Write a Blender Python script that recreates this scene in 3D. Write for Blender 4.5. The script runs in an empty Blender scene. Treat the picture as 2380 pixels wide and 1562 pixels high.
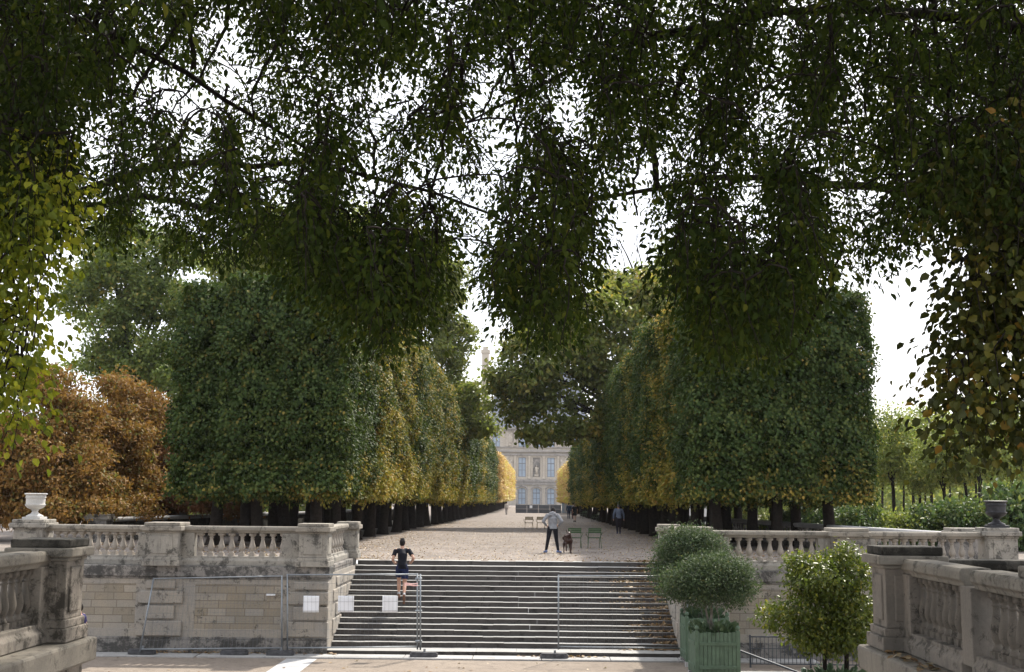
import bpy, bmesh, math, random
import numpy as np
from mathutils import Vector, Matrix, Euler

S = bpy.context.scene
COL = S.collection
R = math.radians

# ------------------------------------------------------------------ camera
F_PX, CX, CY, W_PX = 2720.0, 1190.0, 781.0, 2380.0      # focal length and centre in photo display pixels
PITCH, YAW, ROLL = R(7.93), R(0.94), R(0.48)
cam_d = bpy.data.cameras.new('camera')
cam_d.sensor_width = 36.0
cam_d.lens = 36.0 * F_PX / W_PX
cam_d.clip_start = 0.1
cam_d.clip_end = 6000
cam = bpy.data.objects.new('camera', cam_d)
COL.objects.link(cam)
CAM_R = Matrix.Rotation(YAW, 3, 'Z') @ Matrix.Rotation(R(90) + PITCH, 3, 'X') @ Matrix.Rotation(ROLL, 3, 'Z')
cam.rotation_euler = CAM_R.to_euler()
cam.location = (0, 0, 4.5)
S.camera = cam

# ------------------------------------------------------------------ sky and sun
SUN_AZ, SUN_EL = R(27), R(47)
world = bpy.data.worlds.new('World')
S.world = world
world.use_nodes = True
wn = world.node_tree
sky = wn.nodes.new('ShaderNodeTexSky')
sky.sky_type = 'NISHITA'
sky.sun_disc = False
sky.sun_elevation = SUN_EL
sky.sun_rotation = SUN_AZ
sky.dust_density = 3.0
sky.ozone_density = 1.0
wc = wn.nodes.new('ShaderNodeTexCoord')
wno = wn.nodes.new('ShaderNodeTexNoise')
wno.inputs['Scale'].default_value = 2.2
wno.inputs['Detail'].default_value = 5
wr = wn.nodes.new('ShaderNodeMapRange')
wr.inputs['From Min'].default_value = 0.30
wr.inputs['From Max'].default_value = 0.58
wr.inputs['To Min'].default_value = 0.25
wr.inputs['To Max'].default_value = 0.95
wm = wn.nodes.new('ShaderNodeMix')
wm.data_type = 'RGBA'
wm.inputs['B'].default_value = (8.2, 8.3, 8.6, 1)
wn.links.new(wc.outputs['Generated'], wno.inputs['Vector'])
wn.links.new(wno.outputs['Fac'], wr.inputs['Value'])
wn.links.new(wr.outputs['Result'], wm.inputs['Factor'])
wn.links.new(sky.outputs['Color'], wm.inputs['A'])
wn.links.new(wm.outputs['Result'], wn.nodes['Background'].inputs['Color'])
wn.nodes['Background'].inputs['Strength'].default_value = 0.118

sun_d = bpy.data.lights.new('sun', 'SUN')
sun_d.energy = 4.0
sun_d.angle = R(1.2)
sun_d.color = (1.0, 0.93, 0.82)
sun = bpy.data.objects.new('sun', sun_d)
COL.objects.link(sun)
sd = Vector((math.sin(SUN_AZ) * math.cos(SUN_EL), math.cos(SUN_AZ) * math.cos(SUN_EL), math.sin(SUN_EL)))
sun.rotation_euler = sd.to_track_quat('Z', 'Y').to_euler()

S.view_settings.view_transform = 'Standard'
S.view_settings.look = 'None'
S.view_settings.exposure = 1.05
S.view_settings.gamma = 1.0
S.cycles.max_bounces = 6
S.cycles.diffuse_bounces = 3
S.cycles.glossy_bounces = 2
S.cycles.transmission_bounces = 4
S.cycles.transparent_max_bounces = 6
S.cycles.use_denoising = True

rng = np.random.default_rng(7)
rnd = random.Random(7)


def at(px, py, Y):
    """World point at distance Y along the allee seen at a photo display pixel."""
    d = CAM_R @ Vector(((px - CX) / F_PX, -(py - CY) / F_PX, -1.0))
    k = Y / d.y
    return Vector((d.x * k, Y, 4.5 + d.z * k))


def project(P):
    """Photo display pixels of an array of world points."""
    M = np.array(CAM_R.transposed())
    q = (np.asarray(P) - np.array([0, 0, 4.5])) @ M.T
    return CX - F_PX * q[:, 0] / q[:, 2], CY + F_PX * q[:, 1] / q[:, 2]


# ------------------------------------------------------------------ materials
def new_mat(name):
    m = bpy.data.materials.new(name)
    m.use_nodes = True
    nt = m.node_tree
    return m, nt, nt.nodes['Principled BSDF'], nt.nodes['Material Output']


def node(nt, t, **kw):
    n = nt.nodes.new(t)
    for k, v in kw.items():
        if k in n.inputs.keys():
            n.inputs[k].default_value = v
        else:
            setattr(n, k, v)
    return n


def ramp(nt, stops, fac=None):
    n = nt.nodes.new('ShaderNodeValToRGB')
    e = n.color_ramp.elements
    while len(e) > 1:
        e.remove(e[-1])
    e[0].position = stops[0][0]
    e[0].color = (*stops[0][1], 1)
    for p, c in stops[1:]:
        x = e.new(p)
        x.color = (*c, 1)
    if fac is not None:
        nt.links.new(fac, n.inputs['Fac'])
    return n


def mixc(nt, fac, a, b, mode='MIX'):
    n = nt.nodes.new('ShaderNodeMix')
    n.data_type = 'RGBA'
    n.blend_type = mode
    if isinstance(fac, (int, float)):
        n.inputs['Factor'].default_value = fac
    else:
        nt.links.new(fac, n.inputs['Factor'])
    for k, s in (('A', a), ('B', b)):
        if isinstance(s, tuple):
            n.inputs[k].default_value = (*s, 1)
        else:
            nt.links.new(s, n.inputs[k])
    return n.outputs['Result']


def noise(nt, vec, scale, detail=4, rough=0.6, dist=0.0):
    n = node(nt, 'ShaderNodeTexNoise')
    n.inputs['Scale'].default_value = scale
    n.inputs['Detail'].default_value = detail
    n.inputs['Roughness'].default_value = rough
    n.inputs['Distortion'].default_value = dist
    nt.links.new(vec, n.inputs['Vector'])
    return n.outputs['Fac']


def maprange(nt, v, a, b, c=0.0, d=1.0):
    n = nt.nodes.new('ShaderNodeMapRange')
    n.inputs['From Min'].default_value = a
    n.inputs['From Max'].default_value = b
    n.inputs['To Min'].default_value = c
    n.inputs['To Max'].default_value = d
    nt.links.new(v, n.inputs['Value'])
    return n.outputs['Result']


def bump(nt, h, bsdf, strength=0.4, dist=0.02):
    n = nt.nodes.new('ShaderNodeBump')
    n.inputs['Strength'].default_value = strength
    n.inputs['Distance'].default_value = dist
    nt.links.new(h, n.inputs['Height'])
    nt.links.new(n.outputs['Normal'], bsdf.inputs['Normal'])


def stone(name, base, alt, stain=(0.05, 0.047, 0.042), amount=0.5, scale=1.0, joints=None, patch=None, streak=1.0):
    """Weathered limestone: two base tones, black lichen blotches, rain streaks, optional ashlar joints."""
    m, nt, b, out = new_mat(name)
    tc = node(nt, 'ShaderNodeTexCoord')
    geo = node(nt, 'ShaderNodeNewGeometry')
    pos = geo.outputs['Position']
    c = mixc(nt, maprange(nt, noise(nt, pos, 1.3 * scale, 3), 0.35, 0.65), base, alt)
    # stretched streak noise (rain marks run down)
    mp = node(nt, 'ShaderNodeMapping')
    mp.inputs['Scale'].default_value = (3.2, 3.2, 0.5)
    nt.links.new(pos, mp.inputs['Vector'])
    st = noise(nt, mp.outputs['Vector'], 1.6 * scale, 12, 0.75)
    bl = noise(nt, pos, 2.3 * scale, 15, 0.80, 0.25)
    f1 = maprange(nt, st, 0.60 - 0.16 * amount, 0.74 - 0.10 * amount, 0, 0.75 * streak)
    f2 = maprange(nt, bl, 0.60 - 0.17 * amount, 0.66 - 0.15 * amount, 0, 0.85)
    if joints:
        bw, bh, mortar = joints
        sx = node(nt, 'ShaderNodeSeparateXYZ')
        cb = node(nt, 'ShaderNodeCombineXYZ')
        nt.links.new(pos, sx.inputs[0])
        add = node(nt, 'ShaderNodeMath', operation='ADD')
        nt.links.new(sx.outputs['X'], add.inputs[0])
        nt.links.new(sx.outputs['Y'], add.inputs[1])
        wob = node(nt, 'ShaderNodeMath', operation='MULTIPLY_ADD')
        nt.links.new(noise(nt, pos, 1.1, 2), wob.inputs[0])
        wob.inputs[1].default_value = 0.10
        nt.links.new(add.outputs[0], wob.inputs[2])
        nt.links.new(wob.outputs[0], cb.inputs['X'])
        nt.links.new(sx.outputs['Z'], cb.inputs['Y'])
        br = node(nt, 'ShaderNodeTexBrick')
        br.inputs['Scale'].default_value = 1.0
        br.inputs['Brick Width'].default_value = bw
        br.inputs['Row Height'].default_value = bh
        br.inputs['Mortar Size'].default_value = mortar
        br.inputs['Mortar Smooth'].default_value = 0.3
        br.inputs['Color1'].default_value = (1, 1, 1, 1)
        br.inputs['Color2'].default_value = (0.80, 0.78, 0.74, 1) if not patch else (*patch, 1)
        br.inputs['Mortar'].default_value = (0.56, 0.53, 0.50, 1)
        br.squash = 1.35
        br.squash_frequency = 3
        nt.links.new(cb.outputs[0], br.inputs['Vector'])
        c = mixc(nt, 1.0, c, br.outputs['Color'], 'MULTIPLY')
    fine = noise(nt, pos, 22 * scale, 5, 0.7)
    c = mixc(nt, maprange(nt, fine, 0.35, 0.75, 0.0, 0.35), c, (0.10, 0.095, 0.085))
    c = mixc(nt, f1, c, tuple(min(1, v * 2.2) for v in stain))
    c = mixc(nt, f2, c, stain)
    nt.links.new(c, b.inputs['Base Color'])
    b.inputs['Roughness'].default_value = 0.88
    b.inputs['Specular IOR Level'].default_value = 0.25
    bump(nt, noise(nt, pos, 35 * scale, 6, 0.7), b, 0.5, 0.012)
    return m


def plain(name, col, rough=0.6, metal=0.0, spec=0.4, var=0.25, scale=8.0, bmp=0.0):
    m, nt, b, out = new_mat(name)
    geo = node(nt, 'ShaderNodeNewGeometry')
    f = maprange(nt, noise(nt, geo.outputs['Position'], scale, 4), 0.3, 0.7)
    dark = tuple(v * (1 - var) for v in col)
    lite = tuple(min(1, v * (1 + var)) for v in col)
    nt.links.new(mixc(nt, f, dark, lite), b.inputs['Base Color'])
    b.inputs['Roughness'].default_value = rough
    b.inputs['Metallic'].default_value = metal
    b.inputs['Specular IOR Level'].default_value = spec
    if bmp:
        bump(nt, noise(nt, geo.outputs['Position'], scale * 3, 5), b, bmp, 0.01)
    return m


def leaf_mat(name, stops, stops2=None, trans=0.35, rough=0.5, patch_scale=0.5, spec=0.3):
    """Leaf material: colour by each leaf's own random tint; stops2 (autumn colour) takes over with the
    object's colour (red channel) and in patches of the crown."""
    m, nt, b, out = new_mat(name)
    a = node(nt, 'ShaderNodeAttribute')
    a.attribute_name = 'tint'
    c = ramp(nt, stops, a.outputs['Fac']).outputs['Color']
    if stops2:
        oi = node(nt, 'ShaderNodeObjectInfo')
        sx = node(nt, 'ShaderNodeSeparateColor')
        nt.links.new(oi.outputs['Color'], sx.inputs[0])
        geo = node(nt, 'ShaderNodeNewGeometry')
        pn = noise(nt, geo.outputs['Position'], patch_scale, 3, 0.6)
        s1 = node(nt, 'ShaderNodeMath', operation='ADD')
        nt.links.new(pn, s1.inputs[0])
        nt.links.new(sx.outputs['Red'], s1.inputs[1])
        s2 = node(nt, 'ShaderNodeMath', operation='MULTIPLY_ADD')
        nt.links.new(a.outputs['Fac'], s2.inputs[0])
        s2.inputs[1].default_value = 0.35
        nt.links.new(s1.outputs[0], s2.inputs[2])
        al = node(nt, 'ShaderNodeAttribute')
        al.attribute_name = 'low'
        s3 = node(nt, 'ShaderNodeMath', operation='ADD')
        nt.links.new(s2.outputs[0], s3.inputs[0])
        nt.links.new(al.outputs['Fac'], s3.inputs[1])
        f = maprange(nt, s3.outputs[0], 0.95, 1.25)
        c2 = ramp(nt, stops2, a.outputs['Fac']).outputs['Color']
        c = mixc(nt, f, c, c2)
    nt.links.new(c, b.inputs['Base Color'])
    b.inputs['Roughness'].default_value = rough
    b.inputs['Specular IOR Level'].default_value = spec
    t = node(nt, 'ShaderNodeBsdfTranslucent')
    nt.links.new(mixc(nt, 0.5, c, (0.9, 1.0, 0.25), 'MULTIPLY'), t.inputs['Color'])
    mx = node(nt, 'ShaderNodeMixShader')
    mx.inputs['Fac'].default_value = trans
    nt.links.new(b.outputs[0], mx.inputs[1])
    nt.links.new(t.outputs[0], mx.inputs[2])
    nt.links.new(mx.outputs[0], out.inputs['Surface'])
    return m


M = {}
M['stone_wall'] = stone('wall_limestone', (0.355, 0.315, 0.265), (0.295, 0.275, 0.25), amount=0.32)
M['stone_panel'] = stone('panel_limestone', (0.37, 0.325, 0.265), (0.31, 0.285, 0.25), amount=0.22, joints=(0.55, 0.215, 0.014), patch=(0.80, 0.75, 0.66))
M['stone_course'] = stone('coursed_limestone', (0.37, 0.33, 0.275), (0.31, 0.29, 0.255), amount=0.25, joints=(1.5, 0.62, 0.010))
M['stone_dark'] = stone('weathered_limestone', (0.30, 0.275, 0.25), (0.21, 0.20, 0.19), stain=(0.04, 0.039, 0.038), amount=0.80)
M['stone_bal'] = stone('balustrade_limestone', (0.33, 0.305, 0.265), (0.25, 0.235, 0.21), amount=0.48)
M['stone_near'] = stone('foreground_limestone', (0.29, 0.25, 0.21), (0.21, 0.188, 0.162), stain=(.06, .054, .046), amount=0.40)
M['stone_streaked'] = stone('streaked_limestone', (0.36, 0.315, 0.265), (0.24, 0.215, 0.185), stain=(.045, .040, .033), amount=0.62)  # heavier dark staining for the left foreground side
M['stone_moss_shade'] = stone('mossy_shade_limestone', (0.10, 0.09, 0.075), (0.055, 0.05, 0.042), stain=(0.018, 0.017, 0.014), amount=0.8)  # moss on caps and rails; also painted shade in the left long balustrade
M['stone_rail'] = stone('rail_limestone', (0.30, 0.27, 0.225), (0.22, 0.20, 0.17), stain=(.07, .064, .055), amount=0.42)
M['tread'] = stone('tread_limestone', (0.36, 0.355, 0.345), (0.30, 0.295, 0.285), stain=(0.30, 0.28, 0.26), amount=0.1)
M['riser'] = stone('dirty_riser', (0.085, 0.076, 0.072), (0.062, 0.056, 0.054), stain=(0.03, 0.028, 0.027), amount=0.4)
M['slab'] = stone('pale_paving', (0.40, 0.395, 0.39), (0.33, 0.325, 0.32), stain=(0.2, 0.19, 0.18), amount=0.2)
M['marble'] = stone('white_marble', (0.60, 0.59, 0.565), (0.48, 0.47, 0.45), stain=(0.25, 0.24, 0.23), amount=0.15, scale=2)
M['lead'] = plain('dark_cast_iron', (0.028, 0.028, 0.032), 0.55, 0.3, 0.4, 0.4)
M['galv'] = plain('galvanised_steel', (0.24, 0.26, 0.28), 0.5, 0.6, 0.5, 0.2)
M['wire'] = plain('grey_wire', (0.16, 0.17, 0.18), .5, .5, .4, .2)
M['iron'] = plain('dark_painted_iron', (0.045, 0.052, 0.065), 0.5, 0.3, 0.4, 0.3)
M['rubber'] = plain('dark_concrete_block', (0.075, 0.075, 0.08), 0.85, 0, 0.2, 0.35)
M['paper'] = plain('white_paper', (0.80, 0.81, 0.85), 0.7, 0, 0.3, 0.04, 3)
M['pinktape'] = plain('pale_pink_tape', (0.80, 0.50, 0.47), 0.5, 0, 0.3, 0.2, 20)
M['green_box'] = plain('green_painted_wood', (0.085, 0.132, 0.088), 0.55, 0, 0.35, 0.22, 5, 0.2)
M['green_chair'] = plain('dark_green_paint', (0.030, 0.066, 0.026), 0.4, 0, 0.45, 0.2)
M['tan_chair'] = plain('brown_green_paint', (0.16, 0.125, 0.05), 0.45, 0, 0.45, 0.25)
M['skin'] = plain('skin', (0.42, 0.24, 0.17), 0.5, 0, 0.4, 0.1)
M['bark'] = plain('dark_bark', (0.024, 0.019, 0.016), 0.95, 0, 0.15, 0.5, 9, 0.9)
M['bark_grey'] = plain('grey_bark', (0.19, 0.175, 0.155), 0.95, 0, 0.15, 0.4, 6, 0.8)
M['soil'] = plain('dark_soil_shade', (0.045, 0.033, 0.025), 0.95, 0, 0.1, 0.4)  # earth in the planters; also painted shade behind the foreground balusters

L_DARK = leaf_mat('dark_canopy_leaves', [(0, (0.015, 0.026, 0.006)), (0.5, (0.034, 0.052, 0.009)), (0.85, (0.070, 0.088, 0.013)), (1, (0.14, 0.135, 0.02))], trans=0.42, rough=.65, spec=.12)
L_LIME = leaf_mat('lime_leaves', [(0, (0.09, 0.13, 0.022)), (0.45, (0.24, 0.28, 0.036)), (0.8, (0.42, 0.42, 0.045)), (1, (0.55, 0.46, 0.05))], trans=0.6)
L_BIG = leaf_mat('broad_leaves', [(0, (0.030, 0.038, 0.010)), (0.55, (0.070, 0.078, 0.014)), (0.85, (0.15, 0.13, 0.02)), (1, (0.34, 0.17, 0.025))], trans=0.38)
GREEN = [(0, (0.024, 0.046, 0.012)), (0.5, (0.048, 0.078, 0.020)), (0.88, (0.095, 0.118, 0.028)), (1, (0.22, 0.165, 0.04))]
GOLD = [(0, (0.15, 0.155, 0.034)), (0.5, (0.26, 0.235, 0.045)), (0.8, (0.37, 0.275, 0.055)), (1, (0.44, 0.25, 0.07))]
L_CLIP = leaf_mat('clipped_hornbeam_leaves', GREEN, GOLD, trans=0.30, patch_scale=0.55, rough=.6, spec=.16)
L_GOLD = leaf_mat('golden_hornbeam_leaves', [(0, (0.44, 0.27, 0.12)), (0.5, (0.56, 0.38, 0.17)), (0.8, (0.58, 0.44, 0.19)), (1, (0.56, 0.32, 0.16))],
                  [(0, (0.46, 0.42, 0.10)), (1, (0.66, 0.58, 0.15))], trans=0.35, patch_scale=0.15)
L_RUST = leaf_mat('rusty_chestnut_leaves', [(0, (0.16, 0.082, 0.030)), (0.45, (0.26, 0.137, 0.042)), (0.65, (0.28, 0.165, 0.05)), (0.85, (0.17, 0.15, 0.05)), (1, (0.15, 0.165, 0.05))],
                  [(0, (0.13, 0.06, 0.038)), (0.6, (0.20, 0.088, 0.048)), (1, (0.17, 0.14, 0.055))], trans=0.35, spec=.15, rough=.6, patch_scale=0.12)
L_MID = leaf_mat('plane_leaves', [(0, (0.085, 0.115, 0.030)), (0.5, (0.16, 0.19, 0.046)), (0.85, (0.21, 0.21, 0.05)), (1, (0.33, 0.25, 0.06))],
                 [(0, (0.19, 0.165, 0.05)), (0.6, (0.30, 0.245, 0.065)), (1, (0.42, 0.30, 0.075))], trans=0.55, patch_scale=0.18)
L_LIGHT = leaf_mat('light_plane_leaves', [(0, (0.085, 0.125, 0.036)), (0.5, (0.15, 0.20, 0.055)), (0.85, (0.22, 0.25, 0.06)), (1, (0.34, 0.26, 0.06))], trans=0.5)
L_YOUNG = leaf_mat('young_tree_leaves', [(0, (0.11, 0.155, 0.042)), (0.5, (0.20, 0.245, 0.065)), (1, (0.36, 0.35, 0.085))],
                   [(0, (0.30, 0.22, 0.04)), (1, (0.45, 0.32, 0.05))], trans=0.45, patch_scale=0.3)
L_SHRUB = leaf_mat('shrub_leaves', [(0, (0.040, 0.075, 0.030)), (0.6, (0.085, 0.135, 0.045)), (1, (0.18, 0.20, 0.06))], trans=0.35)
L_POT = leaf_mat('oleander_leaves', [(0, (0.040, 0.065, 0.036)), (0.6, (0.075, 0.11, 0.055)), (0.92, (0.12, 0.145, 0.075)), (1, (0.20, 0.19, 0.08))], trans=0.32, rough=0.6, spec=.14)
L_ORANGE = leaf_mat('citrus_leaves', [(0, (0.045, 0.07, 0.016)), (0.5, (0.105, 0.14, 0.026)), (0.85, (0.20, 0.215, 0.036)), (1, (0.36, 0.31, 0.05))], trans=0.45, rough=0.38, spec=0.32)
L_CACTUS = leaf_mat('fleshy_leaves', [(0, (0.05, 0.09, 0.05)), (1, (0.10, 0.15, 0.08))], trans=0.1)
L_FALL = leaf_mat('fallen_leaf_litter', [(0, (0.15, 0.085, 0.04)), (0.5, (0.27, 0.17, 0.085)), (0.8, (0.36, 0.27, 0.16)), (1, (0.42, 0.35, 0.25))], trans=0.15)


def ground_mat(name, a, b_, c_, speck=0.5):
    m, nt, b, out = new_mat(name)
    geo = node(nt, 'ShaderNodeNewGeometry')
    pos = geo.outputs['Position']
    c = mixc(nt, maprange(nt, noise(nt, pos, 0.35, 5, 0.65), 0.35, 0.65), a, b_)
    c = mixc(nt, maprange(nt, noise(nt, pos, 2.4, 6, 0.75), 0.50, 0.68, 0, speck), c, c_)
    c = mixc(nt, maprange(nt, noise(nt, pos, 9.0, 5, 0.7), 0.52, 0.70, 0, 0.55 * speck), c, tuple(v * 0.55 for v in c_))
    c = mixc(nt, maprange(nt, noise(nt, pos, 60.0, 2, 0.6), 0.55, 0.75, 0, 0.5), c, tuple(min(1, v * 1.5) for v in a))
    nt.links.new(c, b.inputs['Base Color'])
    b.inputs['Roughness'].default_value = 0.95
    b.inputs['Specular IOR Level'].default_value = 0.15
    bump(nt, noise(nt, pos, 7.0, 8, 0.75), b, 0.8, 0.05)
    return m


M['gravel'] = ground_mat('terrace_gravel', (0.245, 0.212, 0.188), (0.18, 0.157, 0.140), (0.095, 0.082, 0.073), 1.0)
M['sand'] = ground_mat('lower_sand', (0.25, 0.21, 0.173), (0.205, 0.172, 0.142), (0.13, 0.107, 0.09), 0.8)
M['strip'] = stone('pale_stone_strip', (0.46, 0.46, 0.465), (0.38, 0.38, 0.385), stain=(0.3, 0.29, 0.28), amount=0.2)


# ------------------------------------------------------------------ mesh helpers
class MB:
    def __init__(self):
        self.v, self.f, self.mi, self.cur = [], [], [], 0

    def add(self, vs, fs):
        o = len(self.v)
        self.v += [tuple(p) for p in vs]
        self.f += [tuple(i + o for i in q) for q in fs]
        self.mi += [self.cur] * len(fs)

    def box(self, x0, x1, y0, y1, z0, z1, rot=0.0, piv=None):
        vs = [(x, y, z) for z in (z0, z1) for y in (y0, y1) for x in (x0, x1)]
        if rot:
            px, py = piv or ((x0 + x1) / 2, (y0 + y1) / 2)
            c, s = math.cos(rot), math.sin(rot)
            vs = [(px + (x - px) * c - (y - py) * s, py + (x - px) * s + (y - py) * c, z) for x, y, z in vs]
        self.add(vs, [(0, 2, 3, 1), (4, 5, 7, 6), (0, 1, 5, 4), (2, 6, 7, 3), (1, 3, 7, 5), (0, 4, 6, 2)])

    def sweep(self, prof, p0, p1, z=0.0):
        """Closed profile [(offset, height)] extruded from p0 to p1 (x, y)."""
        dx, dy = p1[0] - p0[0], p1[1] - p0[1]
        L = math.hypot(dx, dy)
        nx, ny = -dy / L, dx / L
        n = len(prof)
        vs = [(p[0] + nx * o, p[1] + ny * o, z + h) for p in (p0, p1) for o, h in prof]
        fs = [(i, (i + 1) % n, n + (i + 1) % n, n + i) for i in range(n)]
        fs += [tuple(range(n))[::-1], tuple(range(n, 2 * n))]
        self.add(vs, fs)

    def tube(self, pts, rad, n=8, caps=True):
        pts = [Vector(p) for p in pts]
        if isinstance(rad, (int, float)):
            rad = [rad] * len(pts)
        rings = []
        up = Vector((0.13, 0.21, 0.97))
        for i, p in enumerate(pts):
            t = (pts[min(i + 1, len(pts) - 1)] - pts[max(i - 1, 0)])
            if t.length < 1e-9:
                t = Vector((0, 0, 1))
            t.normalize()
            a = t.cross(up)
            if a.length < 0.05:
                a = t.cross(Vector((1, 0, 0)))
            a.normalize()
            b = t.cross(a)
            r = rad[i]
            rx, ry = r if isinstance(r, tuple) else (r, r)
            rings.append([p + a * (rx * math.cos(2 * math.pi * k / n)) + b * (ry * math.sin(2 * math.pi * k / n)) for k in range(n)])
        vs = [q for g in rings for q in g]
        fs = []
        for i in range(len(pts) - 1):
            for k in range(n):
                k2 = (k + 1) % n
                fs.append((i * n + k, i * n + k2, (i + 1) * n + k2, (i + 1) * n + k))
        if caps:
            fs.append(tuple(range(n))[::-1])
            fs.append(tuple(range((len(pts) - 1) * n, len(pts) * n)))
        self.add(vs, fs)

    def lathe(self, prof, c=(0, 0, 0), n=14, sq=None):
        """Profile [(radius, z)] turned about a vertical axis through c."""
        vs, fs = [], []
        for r, z in prof:
            for k in range(n):
                a = 2 * math.pi * (k + 0.5) / n
                vs.append((c[0] + r * math.cos(a), c[1] + r * math.sin(a), c[2] + z))
        m = len(prof)
        for i in range(m - 1):
            for k in range(n):
                k2 = (k + 1) % n
                fs.append((i * n + k, i * n + k2, (i + 1) * n + k2, (i + 1) * n + k))
        fs.append(tuple(range(n))[::-1])
        fs.append(tuple(range((m - 1) * n, m * n)))
        self.add(vs, fs)

    def ell(self, c, r, nu=14, nv=9, M3=None):
        vs, fs = [], []
        for j in range(nv + 1):
            th = math.pi * j / nv
            for i in range(nu):
                ph = 2 * math.pi * i / nu
                p = Vector((r[0] * math.sin(th) * math.cos(ph), r[1] * math.sin(th) * math.sin(ph), r[2] * math.cos(th)))
                if M3:
                    p = M3 @ p
                vs.append((c[0] + p.x, c[1] + p.y, c[2] + p.z))
        for j in range(nv):
            for i in range(nu):
                i2 = (i + 1) % nu
                fs.append((j * nu + i, (j + 1) * nu + i, (j + 1) * nu + i2, j * nu + i2))
        self.add(vs, fs)

    def mesh(self, name, mats, smooth=False):
        me = bpy.data.meshes.new(name)
        me.from_pydata(self.v, [], self.f)
        for m in (mats if isinstance(mats, (list, tuple)) else [mats]):
            me.materials.append(m)
        me.polygons.foreach_set('material_index', self.mi)
        if smooth:
            me.polygons.foreach_set('use_smooth', [True] * len(self.f))
        me.update()
        return me

    def build(self, name, mats, parent=None, smooth=False, bevel=0.0, local=False):
        """Geometry is given in world coordinates unless local; a child is shifted to its parent's origin."""
        if parent is not None and not local:
            o0 = parent['_o']
            self.v = [(x - o0[0], y - o0[1], z - o0[2]) for x, y, z in self.v]
        me = self.mesh(name, mats, smooth)
        o = bpy.data.objects.new(name, me)
        COL.objects.link(o)
        if parent is not None:
            o.parent = parent
        o['_o'] = tuple(parent['_o']) if parent is not None else (0.0, 0.0, 0.0)
        if bevel:
            md = o.modifiers.new('bevel', 'BEVEL')
            md.width = bevel
            md.segments = 2
            md.limit_method = 'ANGLE'
        return o


def tag(o, label, cat, group=None, kind=None):
    if label:
        o['label'] = label
    if cat:
        o['category'] = cat
    if group:
        o['group'] = group
    if kind:
        o['kind'] = kind
    return o


def thing(name, loc, label, cat, group=None):
    o = bpy.data.objects.new(name, None)
    o.empty_display_size = 0.3
    COL.objects.link(o)
    o.location = loc
    o['_o'] = tuple(float(v) for v in loc)
    return tag(o, label, cat, group)


def structure(name, mb, mat, **kw):
    o = mb.build(name, mat, **kw)
    o['kind'] = 'structure'
    return o


def link(name, me, parent=None, loc=(0, 0, 0)):
    o = bpy.data.objects.new(name, me)
    COL.objects.link(o)
    o.location = loc
    o.parent = parent
    o['_o'] = tuple(parent['_o']) if parent is not None else tuple(loc)
    o.color = (0, 0, 0, 1)
    return o


KIDS = {}


def copy_tree(o, parent=None, loc=None, rotz=None, scale=None):
    c = o.copy()
    COL.objects.link(c)
    if parent is not None:
        c.parent = parent
    if loc is not None:
        c.location = loc
    if rotz is not None:
        c.rotation_euler = (0, 0, rotz)
    if scale is not None:
        c.scale = scale
    for ch in [x for x in o.children]:
        copy_tree(ch, c)
    return c


def fuse(mb, name, mats, voxel=0.012, smooth=4):
    """One continuous surface out of overlapping tapered limbs."""
    me = mb.mesh('raw', mats)
    o = bpy.data.objects.new('raw', me)
    COL.objects.link(o)
    md = o.modifiers.new('r', 'REMESH')
    md.mode = 'VOXEL'
    md.voxel_size = voxel
    ms = o.modifiers.new('s', 'SMOOTH')
    ms.iterations = smooth
    ms.factor = 0.5
    bpy.context.view_layer.update()
    ev = o.evaluated_get(bpy.context.evaluated_depsgraph_get())
    out = bpy.data.meshes.new_from_object(ev)
    out.name = name
    out.materials.clear()
    for m in (mats if isinstance(mats, (list, tuple)) else [mats]):
        out.materials.append(m)
    out.polygons.foreach_set('use_smooth', [True] * len(out.polygons))
    bpy.data.objects.remove(o)
    bpy.data.meshes.remove(me)
    return out


# ------------------------------------------------------------------ leaves
def unit(a):
    return a / np.maximum(np.linalg.norm(a, axis=1, keepdims=True), 1e-9)


def leaf_mesh(name, P, T, N, L, Wd, mat, tint=None, fold=0.12, g=rng, low=None):
    """One ovate, slightly folded leaf per row of P: base point P, axis T, face normal N."""
    n = len(P)
    T = unit(T)
    N = unit(N - T * (N * T).sum(1, keepdims=True))
    Sd = np.cross(T, N)
    L = np.broadcast_to(np.asarray(L, float), (n,))[:, None]
    Wd = np.broadcast_to(np.asarray(Wd, float), (n,))[:, None]
    V = np.empty((n, 6, 3), np.float32)
    up = N * Wd * fold
    V[:, 0] = P
    V[:, 1] = P + T * L * 0.30 + Sd * Wd * 0.46 + up
    V[:, 2] = P + T * L * 0.68 + Sd * Wd * 0.40 + up
    V[:, 3] = P + T * L - N * Wd * fold * 0.7
    V[:, 4] = P + T * L * 0.68 - Sd * Wd * 0.40 + up
    V[:, 5] = P + T * L * 0.30 - Sd * Wd * 0.46 + up
    me = bpy.data.meshes.new(name)
    me.vertices.add(6 * n)
    me.vertices.foreach_set('co', V.reshape(-1))
    me.loops.add(8 * n)
    idx = (np.arange(n)[:, None] * 6 + np.array([0, 1, 2, 3, 0, 3, 4, 5])[None]).astype(np.int32)
    me.loops.foreach_set('vertex_index', idx.reshape(-1))
    me.polygons.add(2 * n)
    me.polygons.foreach_set('loop_start', (np.arange(2 * n) * 4).astype(np.int32))
    if tint is None:
        tint = g.random(n)
    at_ = me.attributes.new('tint', 'FLOAT', 'POINT')
    at_.data.foreach_set('value', np.repeat(tint.astype(np.float32), 6))
    if low is not None:
        a2 = me.attributes.new('low', 'FLOAT', 'POINT')
        a2.data.foreach_set('value', np.repeat(low.astype(np.float32), 6))
    me.materials.append(mat)
    me.update(calc_edges=True)
    me.validate()
    return me


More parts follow.
